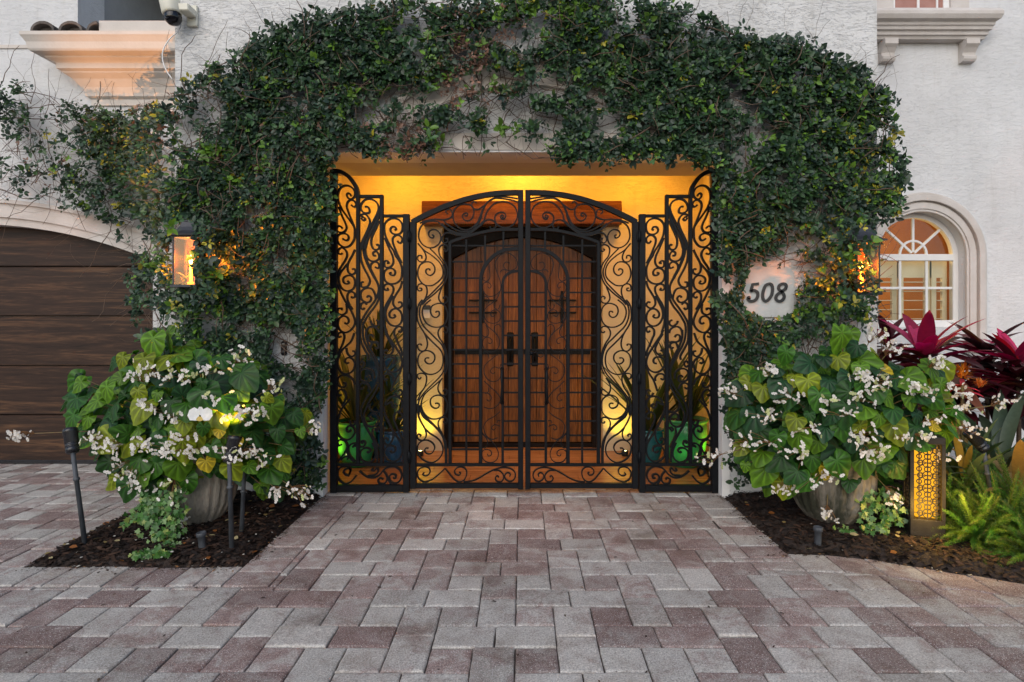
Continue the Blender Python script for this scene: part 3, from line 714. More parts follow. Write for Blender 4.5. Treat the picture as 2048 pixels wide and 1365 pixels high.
panel_scrolls = """P1 350,430 330,395 300,385 280,410 300,460 350,480 400,440 410,370 380,310 310,265 230,265 165,315 140,400 145,500 190,620 270,740 350,850 400,940 405,1040 390,1140 320,1230 230,1245 150,1190 125,1110 150,1050 220,1025 290,1050 310,1100 280,1140 230,1125 215,1105
P1 350,570 395,605 430,570 400,510 340,490 290,530 280,600 310,700 370,850 400,930
P1 150,600 200,740 260,870 275,940 240,1000 170,1010 120,980 130,920 170,910 210,945
P2 410,0 370,90 310,200 290,290 310,370 370,400 420,360 400,310 365,320
P2 210,55 180,75 140,55 150,0 200,-30 260,10 285,90 250,180 190,270 150,350 130,440
P2 300,220 240,290 180,370 150,460 170,570 220,640 300,665 380,630 410,550 400,470 350,420 280,420 225,460 225,520 270,550 315,535 290,500
P2 130,560 180,680 250,820 320,930 380,1050 410,1150 390,1230 330,1300 250,1330 180,1300 140,1230 140,1150 170,1090 230,1065 290,1090 310,1150 280,1190 240,1170
P2 350,750 370,775 410,750 400,700 350,675 300,700 285,770 310,860 370,960
P2 270,870 280,960 260,1020 190,1045 130,1010 140,950 200,940 190,970
P3 190,100 160,120 135,90 160,50 220,50 240,120 210,230 160,340 140,430
P3 400,50 350,180 270,260 200,330 150,430 130,540 160,640 230,700 310,700 380,650 410,560 390,490 330,445 270,460 250,510 290,540 310,520
P3 220,850 260,850 265,900 220,920 160,900 130,840 150,760 220,725 310,740 380,800 410,880
P3 270,290 290,380 350,430 410,400 410,350 370,340
P3 190,1030 170,1060 130,1010 170,960 230,970 270,1040 250,1130 200,1220
P3 330,1110 250,1200 180,1300 P4 130,200 130,330 170,430 250,475 330,465 390,400 410,330 380,270 320,250 275,290 290,345 340,340 325,315
P4 195,550 150,570 130,520 170,475 240,490 290,550 270,640 210,730 140,820
P4 380,600 385,570 420,575 430,545 390,530 330,560 300,620 320,710 370,780 420,830
P4 250,480 290,580 290,680 330,760 400,830
P4 190,800 240,750 310,745 290,790
P4 330,160 350,230 400,240 420,200 390,180
P4 320,1050 270,1040 230,1000 250,950 310,930 340,960 320,1030 P4 340,950 290,900 210,900 150,950 130,1040 170,1130 250,1180 340,1150 400,1090 430,1050
P4 480,970 560,1040 650,1080 740,1075 820,1020 880,950 950,910 1050,905 1130,960 1160,1050 1120,1140 1050,1175 980,1140 960,1070 1000,1025 1060,1040 1060,1090 1020,1080
P4 870,980 920,1050 920,1130 870,1180 800,1170 785,1110 830,1085 860,1110
P4 700,930 680,960 720,970 770,920 780,990 720,1040 620,1050
P4 930,1090 960,1140 990,1185
P1 570,600 610,600 640,640 640,690 590,705 530,680 500,620 515,550 570,490 640,475 720,500 775,560 785,640 750,740 690,860 620,1000 560,1130 530,1260 P2 540,0 560,110 620,260 700,420 760,520 790,620 770,730 720,830 640,940 560,1060 500,1180 490,1300 P3 500,180 560,310 620,420 610,480
P1 800,600 790,760 700,960 620,1120 580,1260 P2 575,0 590,100 640,170 720,190 790,150 790,80 750,30 700,50 710,100 745,95
P1 800,700 740,850 660,1010 590,1160 555,1300 P2 560,0 580,120 640,270 720,430 780,560 800,660 790,790 730,910 650,1010 580,1120 535,1230 P3 545,130 590,260 660,390 730,510 780,640 780,760 740,880 680,980 600,1080 540,1190 510,1300 P4 540,170 590,280 660,400 720,510 760,620 770,720 770,830
P1 510,775 540,820 575,800 550,770 P1 500,740 560,715 620,760 650,840 620,950 570,1060 520,1170 500,1280 P2 500,100 515,200 560,310 620,420 650,500 620,580 560,605 510,590 510,530 550,520
P1 800,820 740,960 680,1090 670,1190 700,1270 760,1290 800,1250 780,1205 750,1220
P2 660,330 660,250 710,200 770,210 800,260 780,300 730,280
P2 600,770 630,740 670,780 640,840 570,840 510,790 500,700 540,640 620,615 690,640 730,720 740,790
P2 660,1140 680,1190 740,1225 790,1200 790,1150 750,1130
P2 600,880 560,850 510,870 500,930 540,960 560,930
P2 590,1365 600,1290 650,1240 720,1240 780,1280 800,1340
P3 590,0 590,120 640,270 710,400 770,530 800,640
P3 800,760 780,900 710,1040 640,1150 590,1270 P4 565,30 560,130 600,240 680,270 760,230 790,150 760,80 700,55 650,90 660,140 700,150
P3 710,120 680,80 630,95 630,160 680,195 760,190 790,220
P3 660,290 690,210 760,210 790,260 770,300 730,280
P3 580,760 610,730 650,750 650,810 590,830 510,800 490,720 510,650 580,620 660,640 710,700 710,780
P3 500,540 510,505 545,510 560,545 530,595 490,570
P3 650,950 620,880 560,850 500,870 485,920 520,945 550,920
P4 600,660 630,680 660,650 630,610 560,610 500,660 490,740 530,810 610,840 690,810 740,740 740,640 690,520
P4 540,530 515,520 520,495 560,500 575,540 550,580 500,590 470,570
P4 700,290 690,380 730,480 790,600
P4 770,320 790,290 750,280 740,320 770,340
P3 640,1190 650,1260 700,1310 770,1320 800,1290
P1 1045,975 1070,960 1050,925 1000,925 975,970 1000,1020 1060,1045 1130,1030 1165,970 1165,880 1120,815 1040,785 950,805 890,870 880,960 900,1070 960,1200 1030,1310 P2 1060,100 1120,190 1160,290 1160,400 1140,480 1070,540 980,550 900,510 870,420 890,340 950,300 1020,310 1055,360 1040,410 990,410 965,380 995,370
P1 1090,1145 1115,1180 1155,1170 1165,1110 1120,1060 1060,1060 1015,1110 1020,1190 1060,1290 P2 1080,60 1110,120 1160,220
P1 885,1100 940,1230 985,1330 P2 1010,100 1025,190 1000,260 940,290 885,270 880,200 920,180 955,215 920,220
P2 925,615 945,645 900,650 870,610 900,560 960,555 1020,600 1020,680 970,780 910,880 880,980 870,1080 880,1200 920,1330
P2 1165,500 1140,600 1080,700 1030,790 1020,870 1060,930 1120,935 1165,890 1140,840 1100,850
P2 1020,740 960,850 910,960 900,1060 930,1150 990,1210 1070,1225 1140,1180 1165,1090 1140,1000 1080,950 1010,960 960,1020 970,1080 1020,1095 1055,1070 1030,1040
P2 1105,1300 1140,1325 1165,1290 1150,1240 1090,1240 1040,1290 1040,1365 P3 1060,120 1100,220 1150,330 1165,420
P3 890,0 940,100 1010,200 1080,310 1140,410 1165,520 1140,610 1080,665 1000,680 920,640 870,560 880,480 940,440 1010,440 1050,480 1040,530 1000,540
P3 900,60 970,180 1020,290 1010,360 950,410 890,400 870,350 910,320 935,345
P3 1020,820 1020,760 970,710 900,710 870,760 900,800 935,780
P3 1050,1010 1090,1060 1150,1040 1165,990 1130,960 1100,990
P3 1165,560 1130,680 1060,790 1020,880 990,980
P3 1040,1180 1070,1200 1085,1220 1050,1250 1010,1220 1000,1150 P3 900,1200 930,1120 1000,1070 1090,1070 1150,1120 1170,1200 1130,1290 1060,1330
P3 870,1230 890,1330 P4 960,200 1020,340 1010,470 960,550 900,550 870,500 900,450 940,470 930,490
P4 1105,115 1130,140 1165,120 1165,70 1120,35 1060,45 1035,90 1040,170 1090,290 1150,430 1170,540
P4 880,60 960,220 1050,380 1130,500 1165,600 1160,700 1110,790 1030,830 950,810 880,740 875,660 920,590 990,570 1050,600 1050,660 1000,680 970,650"""
leaf_scrolls = """L1 262,540 285,545 275,575 240,565 222,525 245,485 300,475 350,510 370,570 350,640 290,685 220,690 150,650 110,580 110,500 140,430 200,385 270,375 340,390 400,440 480,500 560,535 660,540 750,500
L1 455,290 435,280 430,250 460,235 495,255 505,310 470,345 400,360 300,355 200,370 120,400
L1 400,360 430,400 500,450 580,490 660,500 740,480 800,420 840,350 860,270 900,180 960,120 1050,90 1150,90 1280,110
L1 650,310 675,315 685,290 660,280 625,310 640,355 690,375 740,340 760,270 740,200 670,175 590,185 530,240 512,310 530,390 580,450 650,480 720,465 790,410 830,330 855,260 890,185
L1 1090,335 1110,330 1100,305 1075,320 1085,350 1120,350 1138,310 1110,275 1060,275 1015,310 1010,370 1050,430 1130,455 1210,430 1265,360 1275,290 1245,210 1180,160 1100,145 1010,165 940,230 900,300 880,370 820,430 740,490 640,530 540,515
L1 790,165 770,145 740,160 735,200 770,235 820,235 870,200 900,180
L1 950,435 965,470 1010,455 1020,410 985,370 930,360 880,385 850,420 700,535
L1 380,400 440,460 520,500 600,520 700,515 800,460 860,385
L1 940,140 1010,105 1100,110 1200,125 1280,150
L1 640,545 560,540 480,515 420,520 385,565 385,610 415,635 450,615 445,580 425,590
L1 425,705 405,715 430,735 455,705 440,665 400,655 360,675 345,720 360,790 400,840 430,890 450,960 440,1040 410,1110 380,1150 300,1230 200,1310 150,1365
L1 100,640 170,720 260,780 340,850 385,920 395,1000 370,1060 300,1120 250,1140 170,1130 110,1060 95,980 120,900 180,860 250,865 295,920 290,985 240,1020 195,990 195,950 230,940 240,960
L1 240,700 310,770 370,840 410,920 420,1000 390,1090 330,1160 240,1250 170,1310 120,1380
L1 95,640 140,690 180,750 195,810 170,855 120,855 90,820 105,785 140,785 145,820
L1 115,1170 140,1170 140,1195 105,1200 90,1165 110,1125 160,1120 200,1160 205,1230 180,1300 130,1370
L1 385,1150 350,1240 345,1300 380,1345 430,1340 455,1300 430,1265 400,1280 410,1300
L2 150,0 105,60 90,140 90,230 120,310 170,390 200,460 210,530 190,590 140,610 100,580 95,535 130,525 140,545
L2 180,0 130,70 115,150 130,240 170,320 240,390 310,460 370,520 410,600 430,680 430,760 400,850 350,920 270,1000 190,1080 150,1130 110,1200 100,1290 110,1365 L3 130,200 145,280 180,350 250,410 330,480 400,560 440,640 460,740 465,850 465,950
L2 250,0 180,60 150,130 160,210 200,280 270,320 340,325 400,300 440,240 450,160 420,80 370,45 310,50 260,80 245,140 270,195 315,210 350,180 345,140 315,140 310,155
L2 170,390 230,460 300,530 360,590 390,650 395,740 370,820 310,870 240,885 170,860 110,790 95,710 120,640 180,605 240,610 290,650 295,710 260,755 210,755 180,720 195,690 230,690
L2 405,370 415,390 445,380 450,340 410,315 360,335 335,390 350,450 390,510 430,600 448,700 445,800 410,880
L2 135,915 120,940 95,920 95,885 140,870 190,890 200,950 180,1030 130,1110 95,1190
L2 385,930 340,1010 340,1080 380,1130 430,1120 445,1080 420,1060 395,1085
L2 300,1230 325,1225 350,1240 340,1275 300,1285 255,1255 245,1190 280,1145 350,1130 410,1160 445,1220 L3 480,270 430,340 350,375 270,370 200,320 160,250 150,170 180,80 230,20 L2 300,1010 390,930
L3 100,180 100,250 115,340 150,420 190,490 215,560 205,620 165,655 115,640 95,600 115,570 145,590 135,605
L3 160,280 200,340 280,420 370,510 430,590 470,680 480,800 480,950
L3 190,490 260,560 340,610 400,670 430,750 420,830 370,900 290,940 200,920 130,860 100,780 110,710 160,660 230,650 300,690 325,750 290,815 230,825 195,790 210,755 245,755
L3 440,405 455,430 485,415 485,375 450,355 400,370 370,420 380,490 420,570 450,650
L3 190,1070 170,1090 200,1110 240,1100 265,1060 250,1010 190,995 130,1020 100,1080 120,1150 190,1190 280,1165 370,1100 460,1015
L3 460,1015 520,1090 580,1160 640,1190 700,1170 735,1110 735,1040 690,1000 630,1000 585,1040 595,1090 640,1105 660,1075 640,1065
L3 700,1190 800,1180 900,1140 1000,1080 1100,1030 1200,1005 1300,1015 1360,1060 1370,1120 1340,1170 1290,1185 1240,1150 1235,1100 1270,1070 1305,1090 1295,1120
L3 1090,1040 1160,1045 1210,1090 1215,1150 1180,1190 1130,1180 1110,1140 1135,1110 1155,1130"""
thin_scrolls = """L1 940,880 945,960 950,1040 920,1085 880,1080 865,1055 890,1045
L1 1110,740 1040,810 1010,880 1030,970 1060,1050 1080,1130 1070,1200 1010,1255 930,1265 880,1220 860,1160 880,1110 930,1100 965,1140 945,1170 925,1150
L1 1070,780 1150,750 1230,790 1275,860 1260,930 1200,960 1140,950 1110,900 1140,860 1185,875
L1 1130,1000 1140,960 1100,950 1070,980
L1 860,1290 900,1265 940,1300 930,1350
L1 1080,1180 1040,1280 980,1340 L2 960,50 900,100 880,170 910,250 980,280 1050,260 1080,200 1060,140 1000,120 955,160 975,200 1010,185
L2 860,170 880,250 930,320 1000,380 1050,440 1065,520 1030,590 960,620 890,590 860,520 880,460 930,445 975,480 960,520 930,510
L2 900,300 935,360 930,420 890,440 855,415
L2 1080,320 1050,290 1010,310 1000,360 1030,420
L2 1070,60 1050,110 1010,100 1000,60
L2 1040,650 960,710 890,780 880,860 920,940 980,970 1050,950 1080,900
L2 1080,760 1060,810 1000,795 955,840 980,875 1010,860
L2 855,640 900,615 930,650 940,700
L2 880,960 950,1030 1030,1100 1075,1180 1030,1260 950,1290 880,1270
L2 860,1100 930,1110 970,1160 940,1200 910,1180
L2 930,1040 930,1090 890,1110
L3 1170,280 1100,340 1000,400 960,480 990,590 1060,640 1140,620
L3 1170,470 1100,450 1060,490 1090,520 1110,495
L3 1180,400 1140,400 1130,430
L3 930,540 980,600 1060,660 1120,740 1150,820 1130,900 1070,940 990,930 940,870 940,800 990,770 1050,790 1060,840 1020,855 1010,825
L3 930,560 990,620 1010,690 980,750 930,740 940,715"""
Y0 = GY-.02
def scrolls(text, mb, w, y0, y1, sgn):
    for ln in text.strip().split('\n'):
        # a repeated tag at the same place starts a new stroke
        p = path(ln); flat(mb, p, w, y0+random.uniform(0, .002), y1-random.uniform(0, .002), sgn)
def side_panel(sgn, label):
    t = thing('gate_side_panel', label, 'gate panel', (0, 0, 0), 0, 'fixed side panels of the gate')
    m = MB()
    bar(m, 662.5, 676, 343, 984, Y0-.02, Y0+.03, sgn)
    bar(m, 807.5, 820, 430, 983, Y0-.018, Y0+.028, sgn)
    bar(m, 676, 807.5, 969, 982, Y0-.016, Y0+.026, sgn); bar(m, 676, 807.5, 925.5, 931, Y0-.014, Y0+.024, sgn)
    bar(m, 714, 721, 396, 925.5, Y0-.014, Y0+.024, sgn); bar(m, 761, 768, 391, 925.5, Y0-.014, Y0+.024, sgn)
    bar(m, 721, 761, 391.2, 397.5, Y0-.013, Y0+.023, sgn); bar(m, 768, 807.5, 430.3, 436, Y0-.013, Y0+.023, sgn)
    flat(m, path('P1 60,28 130,32 200,50 300,110 380,205 435,300 455,400 458,470'), .030, Y0-.015, Y0+.025, sgn)
    m.build('frame', M['iron'], t)
    s_ = MB(); scrolls(panel_scrolls, s_, .0138, Y0-.006, Y0+.020, sgn); s_.build('scrollwork', M['iron'], t)
    return t
def hinge(parent, sgn, py):
    x = gx(820.6) if sgn > 0 else 2*MX-gx(820.6)
    m = MB(); z = gzz(py); m.tube([(x, Y0-.032, z-.045), (x, Y0-.032, z+.045)], .011, 10); m.bbox(x-.02, x+.02, Y0-.030, Y0-.019, z-.03, z+.03, .003); m.build('hinge', M['iron'], parent)
def gate_leaf(sgn, label):
    t = thing('gate_leaf', label, 'gate', (0, 0, 0), 0, 'swinging leaves of the double gate')
    m = MB()
    bar(m, 821.7, 833.5, 445, 976, Y0-.018, Y0+.028, sgn); bar(m, 1036, 1046.6, 382, 977, Y0-.018, Y0+.028, sgn)
    bar(m, 833.5, 1036, 965.5, 975, Y0-.016, Y0+.026, sgn); bar(m, 833.5, 1036, 926, 931.5, Y0-.014, Y0+.024, sgn)
    flat(m, path('L1 30,392 140,332 250,280 350,234 450,193 650,125 850,78 1050,50 1200,42 1290,40'), .040, Y0-.0165, Y0+.0265, sgn)
    bar(m, 897.5, 904, 484, 926, Y0-.013, Y0+.023, sgn)
    flat(m, path('L1 480,628 540,605 600,583 750,538 900,502 1050,481 1290,475'), .022, Y0-.0125, Y0+.0225, sgn)
    bar(m, 958, 965, 562, 926, Y0-.013, Y0+.023, sgn)
    flat(m, path('L1 840,1110 842,1060 852,1000 882,925 930,852 1000,785 1090,732 1180,710 1290,705'), .027, Y0-.0125, Y0+.0225, sgn)
    bar(m, 1003, 1008, 570, 926, Y0-.013, Y0+.023, sgn)
    flat(m, path('L1 1100,1140 1103,1090 1118,1045 1155,1005 1210,978 1290,966'), .020, Y0-.0125, Y0+.0225, sgn)
    m.build('frame', M['iron'], t)
    b = MB()
    bar(b, 931, 935, 480, 926, Y0-.002, Y0+.011, sgn, .001); bar(b, 968.5, 972.5, 472, 531, Y0-.002, Y0+.011, sgn, .001); bar(b, 1005, 1009, 463, 501, Y0-.002, Y0+.011, sgn, .001)
    for py, xe in ((492, 1036), (524, 966)): bar(b, 904, xe, py-1.7, py+1.7, Y0+.0115, Y0+.023, sgn, .001)
    for k in range(12):
        py = 557+28.55*k
        if py > 905: break
        h_ = 1.7
        bar(b, 904, 958, py-h_, py+h_, Y0+.0115, Y0+.023, sgn, .001)
        if k > 0: bar(b, 1008, 1036, py-h_, py+h_, Y0+.0115, Y0+.023, sgn, .001)
    bar(b, 904, 958, 897, 901, Y0+.0115, Y0+.023, sgn, .001); bar(b, 1008, 1036, 897, 901, Y0+.0115, Y0+.023, sgn, .001)
    b.build('grille_bars', M['iron'], t)
    s_ = MB(); scrolls(leaf_scrolls, s_, .0105, Y0-.004, Y0+.018, sgn); scrolls(thin_scrolls, s_, .0068, Y0, Y0+.014, sgn); s_.build('scrollwork', M['iron'], t)
    for py in (475, 608, 757, 912): hinge(t, sgn, py)
    x = gx(1004.5) if sgn > 0 else 2*MX-gx(1004.5)
    h_ = MB(); h_.tube([(x, Y0-.012, gzz(736)), (x, Y0-.05, gzz(741)), (x, Y0-.06, gzz(752)), (x, Y0-.062, gzz(770)), (x, Y0-.06, gzz(790)), (x, Y0-.05, gzz(801)), (x, Y0-.012, gzz(806))], [.008, .011, .013, .008, .013, .011, .008], 10)
    for py in (738, 804): h_.lathe([(0,-.012), (.016,-.008), (.018,0), (.016,.008), (0,.012)], (x, Y0-.016, gzz(py)), 12, rot=Matrix.Rotation(R(90), 3, 'X'))
    h_.build('pull_handle', M['iron'], t)
    if sgn < 0:
        k = MB(); X0 = gx(1063); zc_ = gzz(706)
        k.lathe([(0,-.02), (.014,-.016), (.017,0), (.014,.016), (0,.02)], (X0, Y0-.045, zc_), 12, rot=Matrix.Rotation(R(90), 3, 'X')); k.tube([(X0, Y0-.04, zc_), (X0, Y0, zc_)], .008, 8)
        pts = [(gx(1066+i*4), gzz(706-2*math.sin(i*.9))) for i in range(3)]+[(gx(1081+5*math.cos(a)*(1-a*.07)), gzz(708-5*math.sin(a)*(1-a*.07))) for a in np.linspace(2.2, -4.0, 16)]
        flat(k, pts, .006, Y0-.05, Y0-.04, 1); k.build('latch_lever', M['iron'], t)
    return t
side_panel(1, 'fixed black iron scrollwork panel stepping down from the left wall, left of both gate leaves')
side_panel(-1, 'fixed black iron scrollwork panel beside the house number wall, right of both gate leaves')
gate_leaf(1, 'left black iron gate leaf without a latch knob, half-arched top, scrolls and grille')
gate_leaf(-1, 'right black iron gate leaf with round latch knob and scroll lever, half-arched top')

# ================================================================== ENTRY CONTENTS
def pot(name, label, loc, r, h, mat, kind=0):
    t = thing(name, label, 'pot', loc, 0, 'glazed pots inside the entrance')
    m = MB(); m.lathe([(0,.0), (r*.62,0), (r*.72,h*.08), (r*.90,h*.35), (r,h*.65), (r*.98,h*.88), (r*.93,h*.92), (r*1.04,h*.95), (r*1.05,h), (r*.92,h), (r*.9,h*.93), (0,h*.92)], n=40); m.build('body', mat, t)
    so_ = MB(); so_.lathe([(0,h*.935), (r*.88,h*.935)], n=24); so_.build('soil', M['soil'], t); return t
pot('flower_pot', 'green glazed pot behind the left scrollwork panel', (-1.55, 5.60, .02), .185, .42, M['gpot'])
pot('flower_pot', 'dark blue glazed pot low beside the left gate hinge post', (-1.215, 5.65, .02), .15, .33, M['bpot'])
pot('flower_pot', 'tall dark blue pot at the back behind the left scrollwork panel', (-1.42, 5.98, .02), .20, 1.0, M['bpot'])
pot('flower_pot', 'bright green glazed pot behind the right scrollwork panel', (1.52, 5.60, .02), .20, .44, M['gpot'])
pot('flower_pot', 'teal glazed pot beside the right gate hinge post', (1.20, 5.72, .02), .14, .32, M['tpot'])
def straptemplate(k=7, w=.06, bend=.25):
    v = []; f = []
    for i in range(k+1):
        t = i/k; ww = w*math.sin(math.pi*min(1, .18+.82*t))**.7 if i < k else .0
        z = -bend*t*t
        v += [(-ww, t, z+.25*ww), (0, t, z-.02*w), (ww, t, z+.25*ww)]
    for i in range(k):
        for j_ in (0, 1):
            a = i*3+j_; f += [(a, a+1, a+4), (a, a+4, a+3)]
    return np.array(v), np.array(f)
def rosette(N, c, lmin, lmax, wid, bend, tilt, cols, zs=0, rs=.02):
    tv, tf = straptemplate(9, wid, bend)
    a = rng.uniform(0, 2*np.pi, N); el = rng.uniform(*tilt, N)
    d = np.stack([np.cos(a)*np.cos(el), np.sin(a)*np.cos(el), np.sin(el)], 1); n_ = np.stack([-np.cos(a)*np.sin(el), -np.sin(a)*np.sin(el), np.cos(el)], 1)
    pos = np.array(c)[None]+np.stack([np.cos(a)*rs, np.sin(a)*rs, rng.uniform(0, zs+1e-6, N)], 1)
    cols = np.array(cols); col = cols[rng.integers(0, len(cols), N)]*rng.uniform(.75, 1.25, (N, 1))
    return instance(tv, tf, pos, d, n_, rng.uniform(lmin, lmax, N), col)
for (loc, hh, nn, lab) in (((-1.55,5.60,.40), .75, 26, 'dark strappy plant in the green pot behind the left panel'), ((-1.215,5.65,.33), .55, 22, 'dark strappy plant in the low blue pot by the left hinge post'),
                           ((-1.42,5.98,.98), .55, 22, 'dark spiky plant in the tall blue pot at the back'), ((1.52,5.60,.42), .80, 30, 'tall dark strappy plant in the bright green pot at the right'),
                           ((1.20,5.72,.32), .85, 28, 'tall dark strappy plant in the teal pot by the right hinge post')):
    t = thing('potted_plant', lab, 'plant', loc, 0, 'dark plants inside the entrance')
    v, f, c = rosette(nn, (0,0,0), hh*.6, hh*1.15, .035, .18, (.75, 1.5), [(.02,.045,.012), (.035,.06,.015), (.014,.03,.012), (.05,.06,.015)], .05, .05); npmesh('leaves', v, f, c, M['plant'], t)
def uplight(x, y, en, lab, tgt, col=(1, .70, .06), ang=105):
    t = thing('uplight', lab, 'light', (x, y, .02), 0, 'small floor uplights in the entrance')
    m = MB(); m.lathe([(0,0), (.03,0), (.034,.012), (.034,.05), (.028,.055), (.027,.046)], n=20); m.build('housing', M['iron2'], t)
    l_ = MB(); l_.lathe([(0,.048), (.026,.047)], n=20); l_.build('lens', M['uplens'], t)
    lamp('uplight_beam', 'SPOT', (0, 0, .07), en, col, t, .03, (tgt[0]-x, tgt[1]-y, tgt[2]-.02), ang, .8)
uplight(-1.02, 5.98, 9, 'small lit floor uplight left of the double doors', (-1.04, 6.2, .6))
uplight(1.02, 5.98, 9, 'small lit floor uplight right of the double doors', (1.04, 6.2, .6))
uplight(-1.70, 5.38, 8, 'small lit floor uplight behind the left wall edge', (-1.87, 5.6, .6), (1, .62, .04))
uplight(1.70, 5.38, 8, 'small lit floor uplight behind the right wall edge', (1.87, 5.6, .6), (1, .62, .04))
lamp('alcove_fill', 'POINT', (0, 5.72, 2.95), 24, (1, .46, .05), None, .25)  # added soft fill that spreads amber over the alcove walls
for x, en in ((-1.25, 46), (1.18, 46)):
    lamp('ceiling_downlight', 'SPOT', (x, 5.60, 3.08), en, (1, .45, .04), None, .12, (x, 6.35, 1.4), 150, 1.0)
lamp('green_pot_light', 'SPOT', (1.42, 5.36, .16), .6, (.2, 1, .15), None, .12, (1.50, 5.62, .25), 80, .8)
lamp('green_pot_light', 'SPOT', (-1.50, 5.36, .16), .2, (.2, 1, .25), None, .12, (-1.55, 5.62, .25), 80, .8)
db = thing('door_intercom', 'small black and white intercom on the lit wall left of the doors', 'intercom', (-.985, 6.185, 1.44))
m = MB(); m.bbox(-.035, .035, -.015, .012, -.05, .04, .004); m.build('body', M['white'], db); m = MB(); m.bbox(-.036, .036, -.03, .011, .041, .085, .004); m.build('camera_head', M['blackplastic'], db)

# ================================================================== WALL FIXTURES
def lantern(x, y, ztop, zbot, label):
    t = thing('wall_lantern', label, 'lantern', (x, y, zbot), 0, 'wall lanterns in the vine'); h = ztop-zbot; w = .088
    m = MB()
    for sx in (-1, 1):
        for sy_ in (-1, 1): m.bbox(min(sx*w, sx*(w-.012)), max(sx*w, sx*(w-.012)), min(sy_*w, sy_*(w-.012)), max(sy_*w, sy_*(w-.012)), .008, h, .002)
    m.bbox(-w-.012, w+.012, -w-.012, w+.012, -.012, .0078, .003); m.bbox(-w-.004, w+.004, -w-.004, w+.004, h, h+.012, .002)
    m.build('frame', M['lantern'], t)
    r_ = MB(); prf = [(w+.034, h+.0125), (w+.034, h+.02), (w+.015, h+.028), (w*.85, h+.05), (w*.62, h+.08), (w*.52, h+.105), (w*.50, h+.12), (w*.56, h+.122), (w*.56, h+.13), (.0, h+.14)]
    vs = [(sx*a, sy_*a, z) for a, z in prf for sx, sy_ in ((-1,-1), (1,-1), (1,1), (-1,1))]
    r_.add(vs, [(i*4+k, i*4+(k+1) % 4, (i+1)*4+(k+1) % 4, (i+1)*4+k) for i in range(len(prf)-1) for k in range(4)]+[(3,2,1,0)]); r_.build('roof', M['lantern'], t)
    for k in range(4):
        g_ = MB(); g_.box(-w+.013, w-.013, -w+.004, -w+.007, .009, h-.002)
        o = g_.build('glass_pane', M['seeded'], t); o.rotation_euler = (0, 0, k*math.pi/2)
    c_ = MB(); c_.lathe([(.022,.008), (.022,.03), (.011,.034), (.010,.16), (0,.162)], n=14); co = c_.build('candle', M['candle'], t)
    f_ = MB(); f_.lathe([(0,.163), (.010,.172), (.013,.188), (.009,.208), (.004,.225), (0,.236)], n=12); f_.build('flame_bulb', M['flame'], co)
    b = MB(); b.bbox(-.05, .05, FY-y-.022, FY-y-.002, .10, .40, .005); b.tube([(0, FY-y-.02, .30), (0, w+.002, .30)], .012, 8); b.build('wall_bracket', M['lantern'], t)
    lamp('lantern_light', 'POINT', (0, -.045, .20), 24, (1, .42, .09), t, .02)
lantern(-2.465, 4.46, 1.985, 1.63, 'lit black wall lantern among leaves near the garage, left one')
lantern(2.52, 4.46, 1.945, 1.575, 'lit black wall lantern at the wall corner beside the arched window')
hn = thing('house_number', 'pale stone plaque reading 508 framed by the vine', 'sign', P(1536, 584, FY))
pl = MB(); hw, hh = .20, .20
pts = []
for cx_, cz_, a0 in ((hw-.09, hh-.09, 0), (-hw+.09, hh-.09, 90), (-hw+.09, -hh+.09, 180), (hw-.09, -hh+.09, 270)):
    for k in range(7): a = R(a0+k*15); pts.append((cx_+.09*math.cos(a), cz_+.09*math.sin(a)))
pl.prism(pts, -.022, -.003); pl.build('plaque', simple('plaque_stone', (.40,.41,.40), (.50,.50,.49), .8, scale=6, bump=.2, bscale=60), hn, .004)
dg = {'5': '.78,1 .30,.97 .22,.55 .45,.62 .75,.50 .80,.25 .62,.04 .30,.00 .08,.10 .10,.20', '0': '.52,1 .25,.88 .12,.52 .16,.18 .36,.00 .60,.08 .82,.35 .84,.70 .72,.94 .52,1', '8': '.50,.55 .26,.70 .28,.90 .55,1 .80,.92 .78,.72 .50,.55 .18,.36 .12,.14 .34,.00 .62,.04 .76,.22 .68,.40 .50,.55'}
def catmull(pts, k=6):
    out = []; n = len(pts)
    for i in range(n-1):
        p0 = pts[max(i-1, 0)]; p1 = pts[i]; p2 = pts[i+1]; p3 = pts[min(i+2, n-1)]
        for j in range(k):
            t = j/k; out.append(tuple(.5*((2*p1[c])+(-p0[c]+p2[c])*t+(2*p0[c]-5*p1[c]+4*p2[c]-p3[c])*t*t+(-p0[c]+3*p1[c]-3*p2[c]+p3[c])*t**3) for c in range(len(p1))))
    out.append(pts[-1]); return out
for i, ch in enumerate('508'):
    q = MB(); pts = [tuple(map(float, z.split(','))) for z in dg[ch].split()]
    x0 = (1491+27*i-1536)/F*FY-.0; z0 = -(603-584)/F*FY+.0; ww, hh_ = .098, .135
    P2_ = [(x0+a*ww+b*.016, z0+b*hh_) for a, b in (catmull(pts) if ch != '5' else [pts[0], pts[1], pts[2]]+catmull(pts[2:], 5)[1:])]
    flat(q, P2_, .0225, -.034, -.0235)
    if ch == '5': q.lathe([(0,-.034), (.014,-.034), (.014,-.0232), (0,-.0232)], (P2_[-1][0]+.002, 0, P2_[-1][1]), 12, rot=Matrix.Rotation(R(-90), 3, 'X'))
    q.build('digit', M['blackplastic'], hn)
bl = thing('doorbell', 'narrow black video doorbell on the white wall in a gap of the vine', 'doorbell', P(569, 697, FY))
m = MB(); m.bbox(-.024, .024, -.022, -.002, -.055, .055, .01); m.build('body', M['blackplastic'], bl)
m = MB(); m.lathe([(0,0), (.012,0), (.012,.004), (0,.006)], (0, -.022, .03), 14, rot=Matrix.Rotation(R(90), 3, 'X')); m.build('lens', M['graywall'], bl)
